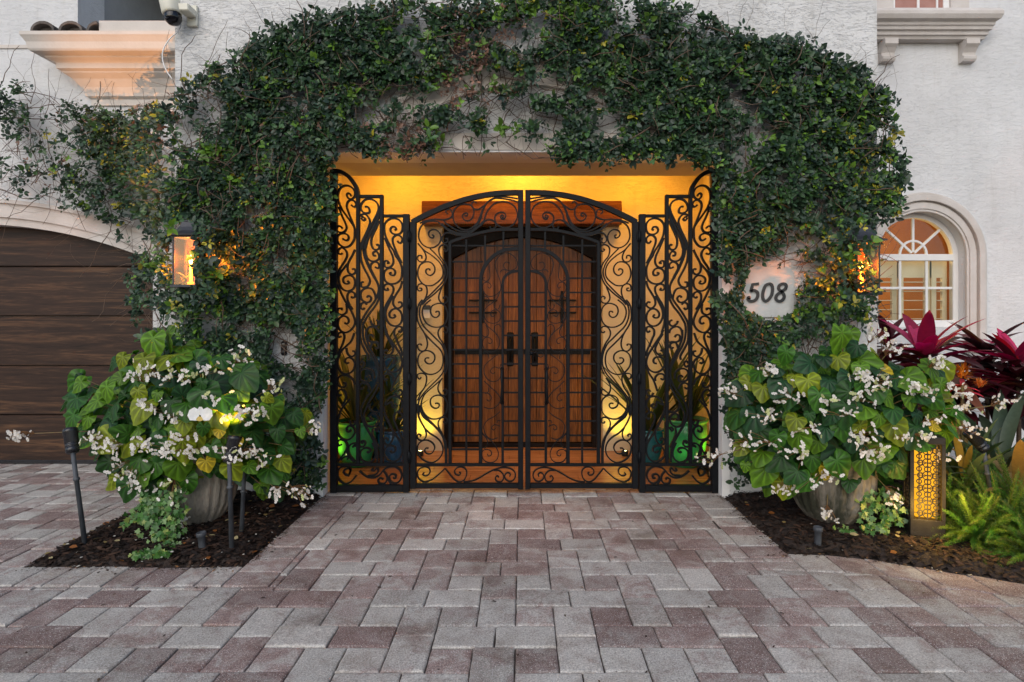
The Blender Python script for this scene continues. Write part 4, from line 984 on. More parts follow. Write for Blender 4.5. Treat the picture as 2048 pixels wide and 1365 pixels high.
m = MB(); m.lathe([(0,0), (.011,0), (.011,.003), (0,.003)], (0, -.022, -.028), 14, rot=Matrix.Rotation(R(90), 3, 'X')); m.build('button', M['pipe'], bl)
sc = thing('security_camera', 'ivory dome security camera with black ball high on the wall corner', 'security camera', (-2.655, 4.55, 3.70))
rx = Matrix.Rotation(R(-12), 3, 'Y')
m = MB(); m.lathe([(0,.13), (.065,.128), (.072,.118), (.070,.01), (.062,-.004), (0,-.004)], n=28, rot=rx); m.bbox(.05, .13, -.02, .10, .02, .075, .006); m.bbox(.05, .13, .10, .127, -.04, .12, .004); m.build('housing', M['cap'], sc)
m = MB(); m.lathe([(.056,.0), (.062,-.02), (.058,-.05), (.04,-.075), (.02,-.085), (0,-.087)], n=28, rot=rx); m.build('dome', simple('dome_black', (.004,.004,.006), (.006,.006,.01), .08), sc)
m = MB(); m.lathe([(0,0), (.018,.002), (.022,.01)], (-.012, -.052, -.052), 14, rot=Matrix.Rotation(R(60), 3, 'X')); m.build('lens', M['pipe'], sc)
cb = MB(); cb.tube([tuple(Vector(q)) for q in catmull([tuple(P(x, y, 4.62)) for x, y in ((362,48), (357,62), (338,80), (326,102), (326,124), (334,144), (346,160))])], .0045, 6)
tag(cb.build('power_cable', M['white']), 'thin white cable looping down from the security camera', 'cable')
for i, (a, b) in enumerate((((-5,322), (92,400)), ((0,395), (75,325)), ((98,192), (165,214)), ((0,275), (52,330)))):
    w = MB(); w.tube([P(a[0], a[1], 5.54), P(b[0], b[1], 5.54)], .0022, 5)
    tag(w.build('trellis_wire', M['pipe']), ('thin wire running down right across the garage wall toward the arch', 'thin wire crossing it up right at the left picture edge', 'short thin wire on the garage wall left of the cornice foot', 'short thin wire near the left picture edge above the crossing wires')[i], 'wire', 'trellis wires on the garage wall')

# ================================================================== VINE
VO = [(-20,170), (60,180), (130,212), (200,232), (290,222), (350,190), (400,160), (440,125), (500,92), (570,58), (640,30), (720,20), (800,8), (860,-4), (950,2), (1050,-6), (1150,-12), (1260,14), (1330,12), (1400,30), (1470,68), (1530,82), (1600,84), (1660,118), (1700,136), (1745,165), (1778,200), (1793,260), (1803,320), (1800,380), (1780,440), (1762,480), (1745,540), (1748,600), (1740,660), (1700,700), (1650,760), (1560,900), (1500,965), (1478,950), (1466,840), (1452,740), (1442,640), (1440,500), (1436,330), (1380,326), (1240,318), (1120,322), (1070,290), (950,292), (880,296), (800,312), (730,300), (690,292), (668,312), (656,340), (655,420), (656,560), (655,700), (642,800), (634,900), (632,975), (590,985), (540,940), (470,880), (400,800), (350,760), (300,700), (284,640), (262,600), (262,470), (200,430), (120,405), (50,400), (-20,385)]
def yplane(px): return np.where(px > 345, 4.64, np.where(px > 250, 4.64+(345-px)/95*.86, 5.5))
def density(x, y):
    d = np.ones(len(x))
    n1 = fbm(x/38., y/38.); n2 = fbm(x/90.+20, y/90.+11)
    d *= np.clip((n1-.30)/.18, .07, 1)
    # thin part in the middle of the arch and far left
    mid = np.exp(-(((x-1015)/215)**2+((y-218)/88)**2)); d *= 1-.97*np.clip(mid*1.6, 0, 1)*(fbm(x/26.+4, y/26.+2) < .59)
    d *= 1-.85*(((np.abs(x-800)/75)**2+(np.abs(y-225)/60)**2) < 1)*(fbm(x/22.+14, y/22.+2) < .52)
    mid2 = np.exp(-(((x-1180)/90)**2+((y-200)/60)**2)); d *= 1-.5*mid2
    d *= np.where(x < 330, .55+.35*np.clip((x-100)/180, 0, 1), 1)
    d *= np.where((x < 330) & (y > 350), .75, 1)
    d *= np.where((x < 130) & (y > 275), .25, 1)
    d *= np.where((y > 262) & (x > 850) & (x < 1075), .22, 1)
    for (cx_, cy_, rx_, ry_, k) in ((1540, 586, 56, 52, 4), (374, 512, 34, 68, 3), (568, 690, 30, 42, 3), (1728, 545, 26, 58, 3)):
        e_ = (np.abs((x-cx_)/rx_)**k+np.abs((y-cy_)/ry_)**k) < 1
        d *= np.where(e_, .0 if cx_ in (1540, 568) else .10, 1)
    d *= np.where((x > 240) & (x < 345) & (y > 430), .75, 1)
    d *= np.where((x > 1570) & (y > 430), .62*np.clip((fbm(x/24.+8, y/24.+6)-.34)/.18, .05, 1), 1)
    d *= np.where((x > 390) & (x < 560) & (y > 440) & (y < 620), np.clip((fbm(x/26.+2, y/26.+6)-.25)/.16, .25, 1), 1)
    d *= np.where((x > 1600) & (y > 640), .35, 1)
    
    return d
vine = thing('climbing_vine', 'dense green climbing vine arching over the whole gate opening', 'vine')
NC = 25000
cxp = rng.uniform(-20, 1815, NC*3); cyp = rng.uniform(-15, 990, NC*3)
jx = cxp+rng.normal(0, 9, len(cxp)); jy = cyp+rng.normal(0, 9, len(cxp))
ok = inpoly(jx, jy, VO) & (rng.random(len(cxp)) < density(cxp, cyp)); cxp = cxp[ok]; cyp = cyp[ok]
yp = yplane(cxp)
thick = .05+.16*fbm(cxp/60.+3, cyp/60.+5)*np.clip(fbm(cxp/160., cyp/160.+9)*1.6, .4, 1.3)
thick = np.where(cxp < 340, thick*.6, thick); thick = np.where(((cxp-1538)/95)**2+((cyp-586)/95)**2 < 1, .05, thick)
dep = yp-thick*np.power(rng.random(len(cxp)), .45)-.02
# sprigs growing over the lantern sides nearest the gate
ex = np.concatenate([rng.normal(408, 13, 90), rng.normal(345, 8, 6), rng.normal(1702, 16, 70), rng.normal(1735, 14, 40)]); ey = np.concatenate([rng.uniform(440, 600, 90), rng.uniform(425, 470, 6), rng.uniform(430, 620, 70), rng.uniform(470, 640, 40)])
ed = rng.uniform(4.22, 4.36, len(ex)); sel = ~((np.abs(ex-366) < 20) & (ey > 478) & (ey < 560)); ex, ey, ed = ex[sel], ey[sel], ed[sel]
cxp = np.concatenate([cxp, ex]); cyp = np.concatenate([cyp, ey]); dep = np.concatenate([dep, ed]); thick = np.concatenate([thick, np.full(len(ex), .2)]); print('vine clusters', len(cxp))
cen = np.stack([(cxp-CX)/F*dep, dep, H-(cyp-CY)/F*dep], 1)
K = len(cxp)
out = nz(np.stack([rng.normal(0, .45, K), -np.ones(K), rng.normal(.35, .4, K)], 1))
kl = 5
rep = np.repeat(np.arange(K), kl); ph = rng.uniform(0, 6.28, K)[rep]+np.tile(np.arange(kl)*2*np.pi/kl, K)+rng.normal(0, .35, K*kl)
o_ = out[rep]; a1 = nz(np.cross(o_, np.array([0, 0, 1.])[None])); a2 = np.cross(o_, a1)
rad = a1*np.cos(ph)[:, None]+a2*np.sin(ph)[:, None]
dire = nz(rad+o_*rng.uniform(.1, .9, (K*kl, 1))+np.array([0, 0, -.18])[None])
nor = nz(o_*1.0+rad*-.15+rng.normal(0, .35, (K*kl, 3)))
pos = cen[rep]+dire*.006+rng.normal(0, .006, (K*kl, 3))
size = rng.uniform(.022, .054, K*kl)*rng.uniform(.65, 1.3, K)[rep]
# colours
base = np.array([[.022,.050,.024], [.029,.066,.027], [.015,.033,.021], [.036,.088,.026], [.026,.053,.033]])
colc = base[rng.integers(0, 5, K)]*rng.uniform(.7, 1.35, (K, 1))
fresh = rng.random(K) < (.045+.16*np.clip((cxp-1560)/200, 0, 1)*(cyp > 150)+.10*(cxp < 480)*(cyp > 280)+.05*((cxp > 850) & (cxp < 1250)))
fresh &= (thick > .08) | (cxp > 1500)
for (x_, y_, r_) in ((870,172,16), (905,205,14), (1015,240,24), (985,165,12), (1060,20,26), (1140,15,22), (1000,30,18), (810,30,18), (770,60,10), (855,80,10), (1090,70,10), (1150,60,12), (700,190,14), (420,300,20), (470,360,20), (1010,255,22), (860,250,10), (530,330,14), (310,520,26), (440,560,18)):
    fresh |= (((cxp-x_)**2+(cyp-y_)**2) < r_*r_) & (rng.random(K) < .6)
colc[fresh] = np.array([.10,.20,.022])*rng.uniform(.6, 1.3, (fresh.sum(), 1))
yel = rng.random(K) < .008+.05*(cxp > 1640)*(cyp > 250)+.02*(cxp < 500)
colc[yel] = np.array([.34,.30,.03])*rng.uniform(.7, 1.2, (yel.sum(), 1))
dead = np.zeros(K, bool)
for (x_, y_, rx_, ry_, pr_) in ((930,150,55,80,.55), (812,285,48,40,.6), (915,275,40,38,.5), (965,50,90,45,.25), (1000,185,40,30,.3), (700,240,120,80,.08), (320,300,300,120,.05)):
    dead |= ((((cxp-x_)/rx_)**2+((cyp-y_)/ry_)**2) < 1) & (rng.random(K) < pr_)
colc[dead] = np.array([.14,.075,.05])*rng.uniform(.5, 1.6, (dead.sum(), 1))
size *= np.where(dead[rep], .75, 1)*np.where(fresh[rep], 1.1, 1)
tv = np.array([[0,0,0], [0,.35,-.05], [0,.72,-.07], [0,1,-.16], [-.23,.22,.03], [-.30,.5,.03], [-.18,.82,-.04], [.23,.22,.03], [.30,.5,.03], [.18,.82,-.04]])
tf = np.array([[0,1,4], [4,1,5], [1,2,5], [5,2,6], [2,3,6], [0,7,1], [7,8,1], [1,8,2], [8,9,2], [2,9,3]])
colL = colc[rep]*rng.uniform(.75, 1.25, (K*kl, 1))
v, t_, c = instance(tv, tf, pos, dire, nor, size, colL, None, rng.uniform(.8, 1.15, K*kl))
npmesh('foliage', v, t_, c, M['vineleaf'], vine)
# twigs
st = MB()
def twig(px, py, ang, L, r0, off):
    pts = []; x, y, a = px, py, ang
    n = max(4, int(L/16))
    for i in range(n):
        Yd = float(yplane(np.array([x]))[0])-off*(.6+.4*math.sin(i*.9)); pts.append(P(x, y, Yd))
        a += random.gauss(0, .28); x += math.cos(a)*16; y += math.sin(a)*16
        if 1484 < x < 1592 and 532 < y < 638: break
        if 650 < x < 1440 and y > 322: break
        if x > 1800: break
    if len(pts) > 2: st.tube(pts, [r0*(1-.6*i/len(pts)) for i in range(len(pts))], 4, False)
qx = rng.uniform(-10, 1790, 6000); qy = rng.uniform(0, 960, 6000); q = inpoly(qx, qy, VO); qx = qx[q]; qy = qy[q]
cnt = 0
for x, y in zip(qx, qy):
    sparse = (x < 300) or (800 < x < 1230 and 110 < y < 310) or (1600 < x and y > 420) or (450 < x < 600 and y > 480)
    if not sparse and random.random() > .62: continue
    off = random.uniform(.01, .09 if sparse else .24)
    twig(x, y, random.choice((math.pi/2, -math.pi/2, 0, math.pi))+random.gauss(0, .6), random.uniform(50, 190), random.choice((.0014, .002, .003, .0045)), off); cnt += 1
for (x, y, a, L, r_) in ((592,960,-1.7,420,.009), (588,940,-1.45,520,.007), (600,700,-2.2,260,.006), (1500,940,-1.5,420,.008), (1480,900,-1.6,500,.006), (560,260,.1,420,.006), (700,200,.2,520,.007), (900,230,.1,300,.005), (1180,170,.3,400,.006), (20,230,.35,330,.004), (10,300,.2,300,.003)):
    twig(x, y, a, L, r_, .04)
# long shoots reaching past the edge
for (x, y, a) in ((1455,70,-1.6), (1700,150,-1.4), (1732,160,-1.2), (1755,165,-1.0), (1775,230,-.4), (600,62,-1.8), (1780,380,.1), (865,10,-1.7), (200,225,-1.9), (110,200,-1.5), (1480,60,-1.3), (520,90,-1.9), (1620,90,-1.4)):
    twig(x, y, a, random.uniform(60, 110), .0018, .05)
st.build('stems', M['stem'], vine)

# ================================================================== URNS AND BEGONIAS
def urn(x, y, r, label):
    t = thing('stone_urn', label, 'urn', (x, y, .015), 0, 'aged stone urns holding begonias')
    m = MB(); m.lathe([(0,0), (r*.50,0), (r*.56,.012), (r*.66,.045), (r*.79,.095), (r*.91,.165), (r*.98,.25), (r,.34), (r*.985,.36), (r*1.02,.372), (r*1.03,.385), (r*1.0,.40), (r*.99,.44), (r*1.12,.47), (r*1.16,.49), (r*1.16,.52), (r*1.05,.525), (r*1.0,.50), (0,.49)], n=120, rib=.07, ribn=26, z0=.06, z1=.355)
    m.build('bowl', M['urn'], t); return t
UL = (-2.19, 4.06); UR = (2.10, 4.08)
urn(*UL, .245, 'weathered stone urn at the left with trailing ivy on its side')
urn(*UR, .265, 'weathered stone urn at the right beside the perforated lantern box')
def disc(nr=4, ns=36):
    "round begonia leaf: heart notch at the base, pleated along the veins; stalk at origin, tip toward +y"
    v = [(0, .0, .0)]; c = [1.35]
    for i in range(1, nr+1):
        f = i/nr
        for k in range(ns):
            a = -math.pi/2+2*math.pi*(k+.5)/ns
            r = .5*(1+.16*math.cos(a-math.pi/2))
            notch = math.exp(-((((a+math.pi/2+math.pi) % (2*math.pi))-math.pi)/.28)**2); r *= 1-.80*notch
            tip = math.exp(-((a-math.pi/2)/.30)**2); r *= 1+.30*tip; r *= 1+.14*math.cos(a)**2*(1 if a < 0 or a > math.pi else .3)
            r *= 1+.025*math.cos(k*2.9)
            vein = (k % 4 == 0); side_ = (k % 4 == 2)
            z = -.20*f*f*abs(math.sin(a))-.04*f+(-.030 if vein else (.034 if side_ else .008))*f*(1.5-f)+.06*abs(math.cos(a))*f
            v.append((math.cos(a)*r*f, math.sin(a)*r*f+.06*f, z)); c.append((1.75 if vein and i < nr else (.78 if side_ else .90))*(1.45 if i == nr else 1))
    t = [(0, 1+k, 1+(k+1) % ns) for k in range(ns)]
    for i in range(nr-1):
        for k in range(ns):
            a, b = 1+i*ns+k, 1+i*ns+(k+1) % ns; t += [(a, a+ns, b+ns), (a, b+ns, b)]
    return np.array(v), np.array(t), np.array(c)[:, None]*np.ones((1, 3))
DV, DT, DC = disc()
def petal():
    v = [(0,0,0)]; n = 7
    for k in range(n): a = math.pi*2*k/n; v.append((.42*math.sin(a), .55-.45*math.cos(a), .10*math.cos(a)+.05))
    v.append((0,.55,-.02)); t = [(8, 1+k, 1+(k+1) % n) for k in range(n)]
    return np.array(v), np.array(t)
QV, QT = petal()
def begonia(label, poly, uc, Yc, Yr, clusters, minD, n1, seed, half):
    r2 = np.random.default_rng(seed)
    t = thing('begonia', label, 'begonia', (uc[0], uc[1], .5), 0, 'white flowering begonias in urns')
    L0 = np.array([uc[0], uc[1], .5])
    cxm = sum(p[0] for p in poly)/len(poly); cym = sum(p[1] for p in poly)/len(poly); hx = (max(p[0] for p in poly)-min(p[0] for p in poly))/2; hy = (max(p[1] for p in poly)-min(p[1] for p in poly))/2
    pts = []
    for layer, md, mx_ in ((0, minD, n1), (1, minD*.85, int(n1*1.1)), (2, minD*.8, n1)):
        loc = []
        for _ in range(5000):
            if len(loc) >= mx_: break
            x = r2.uniform(cxm-hx*1.2, cxm+hx*1.2); y = r2.uniform(cym-hy*1.2, cym+hy*1.2)
            if not inpoly(np.array([x]), np.array([y]), poly)[0]: continue
            if all((x-a)**2+(y-b)**2 > md*md for a, b in loc): loc.append((x, y))
        for x, y in loc:
            q = min(1, ((x-cxm)/hx)**2+((y-cym)/hy)**2); Y = Yc-Yr*math.sqrt(max(0, 1-q*.9))+layer*.13+r2.normal(0, .03)
            pts.append((x, y, Y, layer))
    pts = np.array(pts); N = len(pts); Y = pts[:, 2]
    pos = np.stack([(pts[:, 0]-CX)/F*Y, Y, H-(pts[:, 1]-CY)/F*Y], 1)
    pc = np.array([uc[0], uc[1]+.05, .62]); o = nz(pos-pc)
    d = nz(np.stack([o[:, 0]*.8+r2.normal(0, .35, N), -.25+r2.normal(0, .2, N), -.75+.35*o[:, 2]+r2.normal(0, .3, N)], 1))
    n_ = nz(o*.6+np.array([-uc[0]*.08, -.8, .45])[None]+r2.normal(0, .42, (N, 3)))
    base = np.array([[.018,.062,.012], [.034,.105,.012], [.075,.160,.012], [.013,.045,.016], [.16,.20,.012]])
    k = r2.choice(5, N, p=[.24, .24, .22, .16, .14]); col = base[k]*r2.uniform(.75, 1.25, (N, 1)); yl = r2.random(N) < .03; col[yl] = (.40,.30,.02)
    sc_ = r2.uniform(.095, .19, N)*np.where((r2.random(N) < .2) | yl, .62, 1)
    v, f, c = instance(DV, DT, pos-L0-d*sc_[:, None]*.38, d, n_, sc_, col, DC, r2.uniform(.78, 1.05, N))
    npmesh('foliage', v, f, c, M['begleaf'], t)
    s = MB()
    for i in range(N):
        if r2.random() < .75:
            p = Vector(pos[i]-L0-d[i]*sc_[i]*.38); b = Vector((r2.normal(0, .06), r2.normal(0, .06), -.02)); mid = (p+b)/2+Vector((0, .02, .06)); s.tube([b, mid, p], [.005, .004, .0028], 5, False)
    M_ = []
    for (x, y) in clusters:
        q = min(1, ((x-cxm)/hx)**2+((y-cym)/hy)**2); Y = Yc-Yr*math.sqrt(max(0, 1-q*.9))-.07
        far = (x, y) == (40, 868)
        if far: Y = 3.75
        cp = np.array(P(x, y, Y)); nf = int(r2.integers(10, 23)); spread = r2.uniform(.026, .046)
        if far: nf = 22; spread = .027
        fp = cp+r2.normal(0, 1, (nf, 3))*np.array([spread*1.25, spread*.6, spread*.75]); oo = nz(np.stack([r2.normal(0, .5, nf), -np.ones(nf), r2.normal(.15, .45, nf)], 1))
        a1 = nz(np.cross(oo, np.array([[0, 0, 1.]]))); a2 = np.cross(oo, a1); parts = []
        ph0 = r2.uniform(0, 3.14, nf); fsz = r2.uniform(.5, 1.2, nf); fcol = np.where(r2.random((nf, 1)) < .16, np.array([[.52,.56,.26]]), np.array([[.82,.78,.73]]))*r2.uniform(.78, 1.06, (nf, 1))
        for kk in range(4):
            ph_ = ph0+kk*np.pi/2; rad_ = a1*np.cos(ph_)[:, None]+a2*np.sin(ph_)[:, None]
            dd = nz(rad_+oo*.25); sz = np.full(nf, .0205 if kk % 2 == 0 else .012)*fsz
            cc = fcol; parts.append(instance(QV, QT, fp-L0, dd, oo, sz, cc))
        # yellow centres
        parts.append(instance(QV, QT, fp-L0+oo*.002-np.array([0, 0, .002]), a2, oo, np.full(nf, .006), np.tile(np.array([[.55,.38,.03]]), (nf, 1))))
        hub = cp+nz(np.array([uc[0]-cp[0], uc[1]-cp[1]+.1, .62-cp[2]])[None])[0]*.075
        pm = MB()
        for p in fp: pm.tube([Vector(hub-L0), Vector((hub+p)/2-L0)+Vector((0, 0, .008)), Vector(p-L0)], .0013, 3, False)
        tri = np.array([q for f4 in pm.f for q in ((f4[0], f4[1], f4[2]), (f4[0], f4[2], f4[3]))]); parts.append((np.array(pm.v), tri, np.tile(np.array([[.28,.14,.06]]), (len(pm.v), 1))))
        v, f, c = merge(parts); npmesh('flower_cluster', v, f, c, M['petal'], t)
        root = np.array([uc[0], uc[1], .52]); s.tube([Vector(root-L0), Vector((root+hub)/2-L0)+Vector((0, 0, .07)), Vector(hub-L0)], [.004, .003, .0028], 4, False)
    s.build('stems', M['gstem'], t)
    return t
LP = [(122,780), (145,745), (175,790), (215,770), (222,700), (262,712), (292,740), (300,690), (340,684), (385,690), (410,730), (450,715), (490,725), (525,750), (520,800), (560,790), (580,830), (615,835), (600,880), (590,900), (565,980), (530,990), (505,945), (460,955), (430,930), (405,965), (370,1000), (335,975), (300,985), (250,992), (205,955), (180,915), (140,880)]
LC = [(40,868), (180,880), (215,888), (270,752), (300,742), (330,750), (365,755), (300,812), (345,835), (285,890), (322,905), (355,880), (412,738), (425,800), (470,832), (505,822), (548,772), (495,905), (530,922), (375,905), (270,978), (338,978), (240,935), (265,950), (345,1045), (560,985), (600,985), (625,865), (478,712), (465,905)]
RP = [(1470,775), (1500,742), (1545,760), (1560,712), (1610,722), (1640,735), (1655,700), (1695,680), (1720,720), (1755,705), (1790,760), (1840,750), (1890,735), (1900,790), (1935,820), (1910,860), (1895,900), (1845,905), (1830,945), (1780,960), (1735,940), (1700,975), (1670,965), (1640,1000), (1595,985), (1555,985), (1510,965), (1480,925), (1460,850)]
RC = [(1538,743), (1576,791), (1725,751), (1747,778), (1718,796), (1760,760), (1855,783), (1835,772), (1926,790), (1931,812), (1905,775), (1850,873), (1807,881), (1736,892), (1720,875), (1747,910), (1600,908), (1530,889), (1481,886), (1568,976), (1649,957), (1790,992), (1655,1033), (1530,835), (1622,854), (1454,783), (1427,913), (1747,667), (1785,694), (1877,724), (2010,808), (1942,857), (1883,911), (1872,843), (1690,830), (1660,800)]
begonia('left round-leaved begonia full of white flowers, one leaf clump lit yellow', LP, UL, 3.98, .42, LC, 30, 96, 3, 0)
begonia('right round-leaved begonia full of white flowers in front of red foliage', RP, UR, 3.98, .40, RC, 29, 110, 4, 1)
# moth orchid bloom in the left begonia
oc = thing('orchid_flower', 'single large white orchid bloom in front of the left begonia leaves', 'orchid', P(402, 832, 3.46))
parts = []
for a, s_ in ((90, .055), (205, .05), (335, .05), (15, .075), (165, .075)):
    d = np.array([[math.cos(R(a)), -.15, math.sin(R(a))]]); parts.append(instance(QV*np.array([1.25 if s_ > .06 else .8, 1, 1]), QT, np.array([[0, 0, 0.]]), d, np.array([[0, -1, .2]]), np.array([s_]), np.array([[.82,.82,.83]])))
v, f, c = merge(parts); npmesh('petals', v, f, c, M['petal'], oc)
parts = [instance(QV, QT, np.array([[0, -.006, -.004]]), np.array([[math.cos(R(a)), -.4, math.sin(R(a))]]), np.array([[0, -1, .2]]), np.array([.028]), np.array([[.65,.5,.16]])) for a in (230, 270, 310)]
v, f, c = merge(parts); npmesh('lip', v, f, c, M['petal'], oc)
s = MB(); s.tube([(0, .004, 0), (.03, .05, .03), (.12, .2, -.02), (.16, .35, -.25)], .003, 5); s.build('stem', M['gstem'], oc)
# ivy
def ivyleaf():
    pts = [(0,0), (.28,-.10), (.52,.12), (.30,.30), (.42,.62), (.16,.60), (0,1), (-.16,.60), (-.42,.62), (-.30,.30), (-.52,.12), (-.28,-.10)]
    v = [(0,.35,-.03)]+[(x, y, .05*abs(x)) for x, y in pts]; return np.array(v), np.array([(0, 1+k, 1+(k+1) % 12) for k in range(12)])
IV, IT = ivyleaf()
def ivy(label, strands, seed, base):
    r2 = np.random.default_rng(seed); t = thing('ivy', label, 'ivy', base, 0, 'ivy trailing from the urns'); B = np.array(base); P_ = []; s = MB()
    for st_ in strands:
        pts = catmull([tuple(P(x, y, Y)) for x, y, Y in st_], 7); s.tube([Vector(p)-Vector(base) for p in pts], .0022, 4, False)
        for p in pts:
            for _ in range(4): P_.append(np.array(p)+r2.normal(0, 1, 3)*np.array([.030, .02, .020]))
    P_ = np.array(P_); P_[:, 2] = np.maximum(P_[:, 2], .045); N = len(P_); d = nz(np.stack([r2.normal(0, .7, N), r2.normal(-.3, .3, N), -.6+r2.normal(0, .5, N)], 1)); n_ = nz(np.stack([r2.normal(0, .35, N), -np.ones(N), .5+r2.normal(0, .3, N)], 1))
    col = np.array([[.04,.12,.022], [.07,.18,.035], [.17,.28,.10], [.24,.30,.07]])[r2.choice(4, N, p=[.35, .35, .2, .1])]*r2.uniform(.8, 1.2, (N, 1))
    v, f, c = instance(IV, IT, P_-B, d, n_, r2.uniform(.025, .042, N), col); npmesh('foliage', v, f, c, M['plant'], t); s.build('stems', M['gstem'], t)
ivy('variegated ivy trailing down the left urn onto the mulch', [[(345,985,3.72), (330,1030,3.66), (335,1070,3.62), (325,1100,3.62)], [(310,990,3.74), (285,1010,3.70), (262,1040,3.72)], [(360,980,3.72), (352,1030,3.68), (350,1070,3.64), (335,1100,3.58), (300,1118,3.46), (275,1122,3.45)], [(300,1000,3.72), (310,1050,3.65), (320,1080,3.6)], [(340,1000,3.7), (300,1025,3.68), (290,1050,3.66)], [(285,1124,3.44), (310,1108,3.46), (330,1120,3.44)]], 21, tuple(P(345, 985, 3.74)))
ivy('green ivy trailing down the side of the right urn', [[(1745,985,3.85), (1765,1020,3.78), (1770,1055,3.74)], [(1720,990,3.85), (1735,1030,3.80), (1740,1065,3.76)], [(1770,985,3.85), (1790,1010,3.80), (1795,1040,3.78)], [(1690,1060,3.80), (1700,1078,3.78)]], 22, tuple(P(1745, 985, 3.85)))
# ================================================================== RIGHT BED PLANTS
def cordyline(px, py, Y, n, L, cols, label):
    b = P(px, py, Y); t = thing('cordyline', label, 'cordyline', (b.x, b.y, .02), 0, 'red leaved plants along the right wall'); z = b.z-.02
    s = MB(); s.tube([(0,0,0), (.02,.01,z*.5), (0,0,z)], [.02,.016,.014], 8); s.build('stem', M['stem'], t)
    v, f, c = merge([rosette(n, (0,0,z-.16), L*.75, L*1.15, .125, .50, (.0, .8), cols[0], .20, .02), rosette(max(10, int(n*.55)), (0,0,z), L*.6, L*.95, .13, .30, (.30, 1.25), cols[1], .05, .012)])
    npmesh('leaves', v, f, c, M['plant'], t)
dk = [(.05,.008,.014), (.09,.010,.018), (.025,.012,.014), (.14,.012,.035), (.08,.03,.015)]; pk = [(.32,.012,.06), (.20,.010,.04), (.42,.03,.11), (.40,.014,.025)]
cordyline(1850, 722, 4.75, 30, .52, (dk+[(.22,.02,.05), (.16,.05,.02)], pk), 'brightest crimson cordyline rosette in front of the arched window')
cordyline(1775, 690, 5.15, 14, .36, (dk, dk+pk[:1]), 'small dark red cordyline left under the arched window, by the lantern')
cordyline(1972, 712, 5.10, 26, .48, (dk, dk+pk[1:2]), 'dark purple cordyline right of the window surround')
cordyline(2035, 735, 4.75, 28, .46, (dk, pk+dk[:1]), 'magenta and purple cordyline at the right picture edge')
cordyline(1830, 800, 5.0, 24, .42, (dk, dk), 'low dark cordyline half hidden behind the right begonia flowers')
cordyline(2000, 790, 5.3, 24, .46, (dk, dk), 'dark cordyline at the back between the two taller purple ones')
cordyline(1925, 800, 4.95, 24, .42, (dk, dk), 'darkest low cordyline behind the orange bromeliad')
cordyline(2090, 770, 4.6, 18, .5, (dk, dk), 'dark cordyline cut off by the right picture edge')
b = P(1925, 790, 4.35); t = thing('bromeliad', 'bromeliad with orange spiky flower head and red bracts', 'bromeliad', (b.x, b.y, .02)); z = b.z
s = MB(); s.tube([(0,0,0), (0,0,z*.6), (0,0,z+.05)], .012, 8); s.build('stem', M['gstem'], t)
v, f, c = rosette(9, (0,0,z), .10, .17, .12, .3, (-.5, .7), [(.75,.04,.03), (.70,.05,.08)], .06, .01); npmesh('bracts', v, f, c, M['petal'], t)
v, f, c = rosette(110, (0,0,z+.10), .03, .07, .10, .05, (-.2, 1.5), [(.70,.22,.02), (.80,.32,.04), (.6,.12,.02)], .08, .02); npmesh('flower_head', v, f, c, M['petal'], t)
v, f, c = rosette(60, (.13,0,z+.03), .025, .055, .10, .05, (-.2, 1.5), [(.70,.15,.03), (.75,.25,.05)], .05, .015); npmesh('flower_head', v, f, c, M['petal'], t)
v, f, c = rosette(16, (0,0,.1), .35, .6, .07, .3, (.5, 1.3), [(.05,.09,.03), (.08,.12,.03)], .1, .03); npmesh('leaves', v, f, c, M['plant'], t)
b = P(2000, 860, 4.2); t = thing('bromeliad', 'large bromeliad with broad yellow and grey green strap leaves at the right edge', 'bromeliad', (b.x, b.y, .02))
v, f, c = merge([rosette(16, (0,0,.25), .45, .75, .075, .35, (.45, 1.35), [(.09,.13,.08), (.12,.16,.10), (.06,.10,.06)], .15, .05), rosette(6, (-.02,-.05,.25), .5, .7, .045, .4, (.4, 1.3), [(.40,.26,.09), (.32,.24,.11)], .15, .05)]); npmesh('leaves', v, f, c, M['plant'], t)
b = P(2045, 905, 4.0); t = thing('bromeliad', 'lower tan and green strap leaved bromeliad behind the ferns', 'bromeliad', (b.x, b.y, .02))
v, f, c = rosette(16, (0,0,.15), .4, .7, .075, .35, (.35, 1.2), [(.40,.28,.12), (.10,.13,.07), (.07,.10,.06), (.35,.2,.06)], .15, .05); npmesh('leaves', v, f, c, M['plant'], t)
b = P(1930, 870, 4.1)
t = thing('bromeliad', 'broad leaved bromeliad with yellow light painted into some leaves, beside the perforated lantern box', 'bromeliad', (b.x, b.y, .02))
v, f, c = rosette(11, (0,0,.2), .4, .62, .05, .22, (.8, 1.5), [(.34,.24,.06), (.10,.14,.06), (.06,.10,.05)], .1, .04); npmesh('leaves', v, f, c, M['plant'], t)  # yellow glow is put into some of the leaf colours
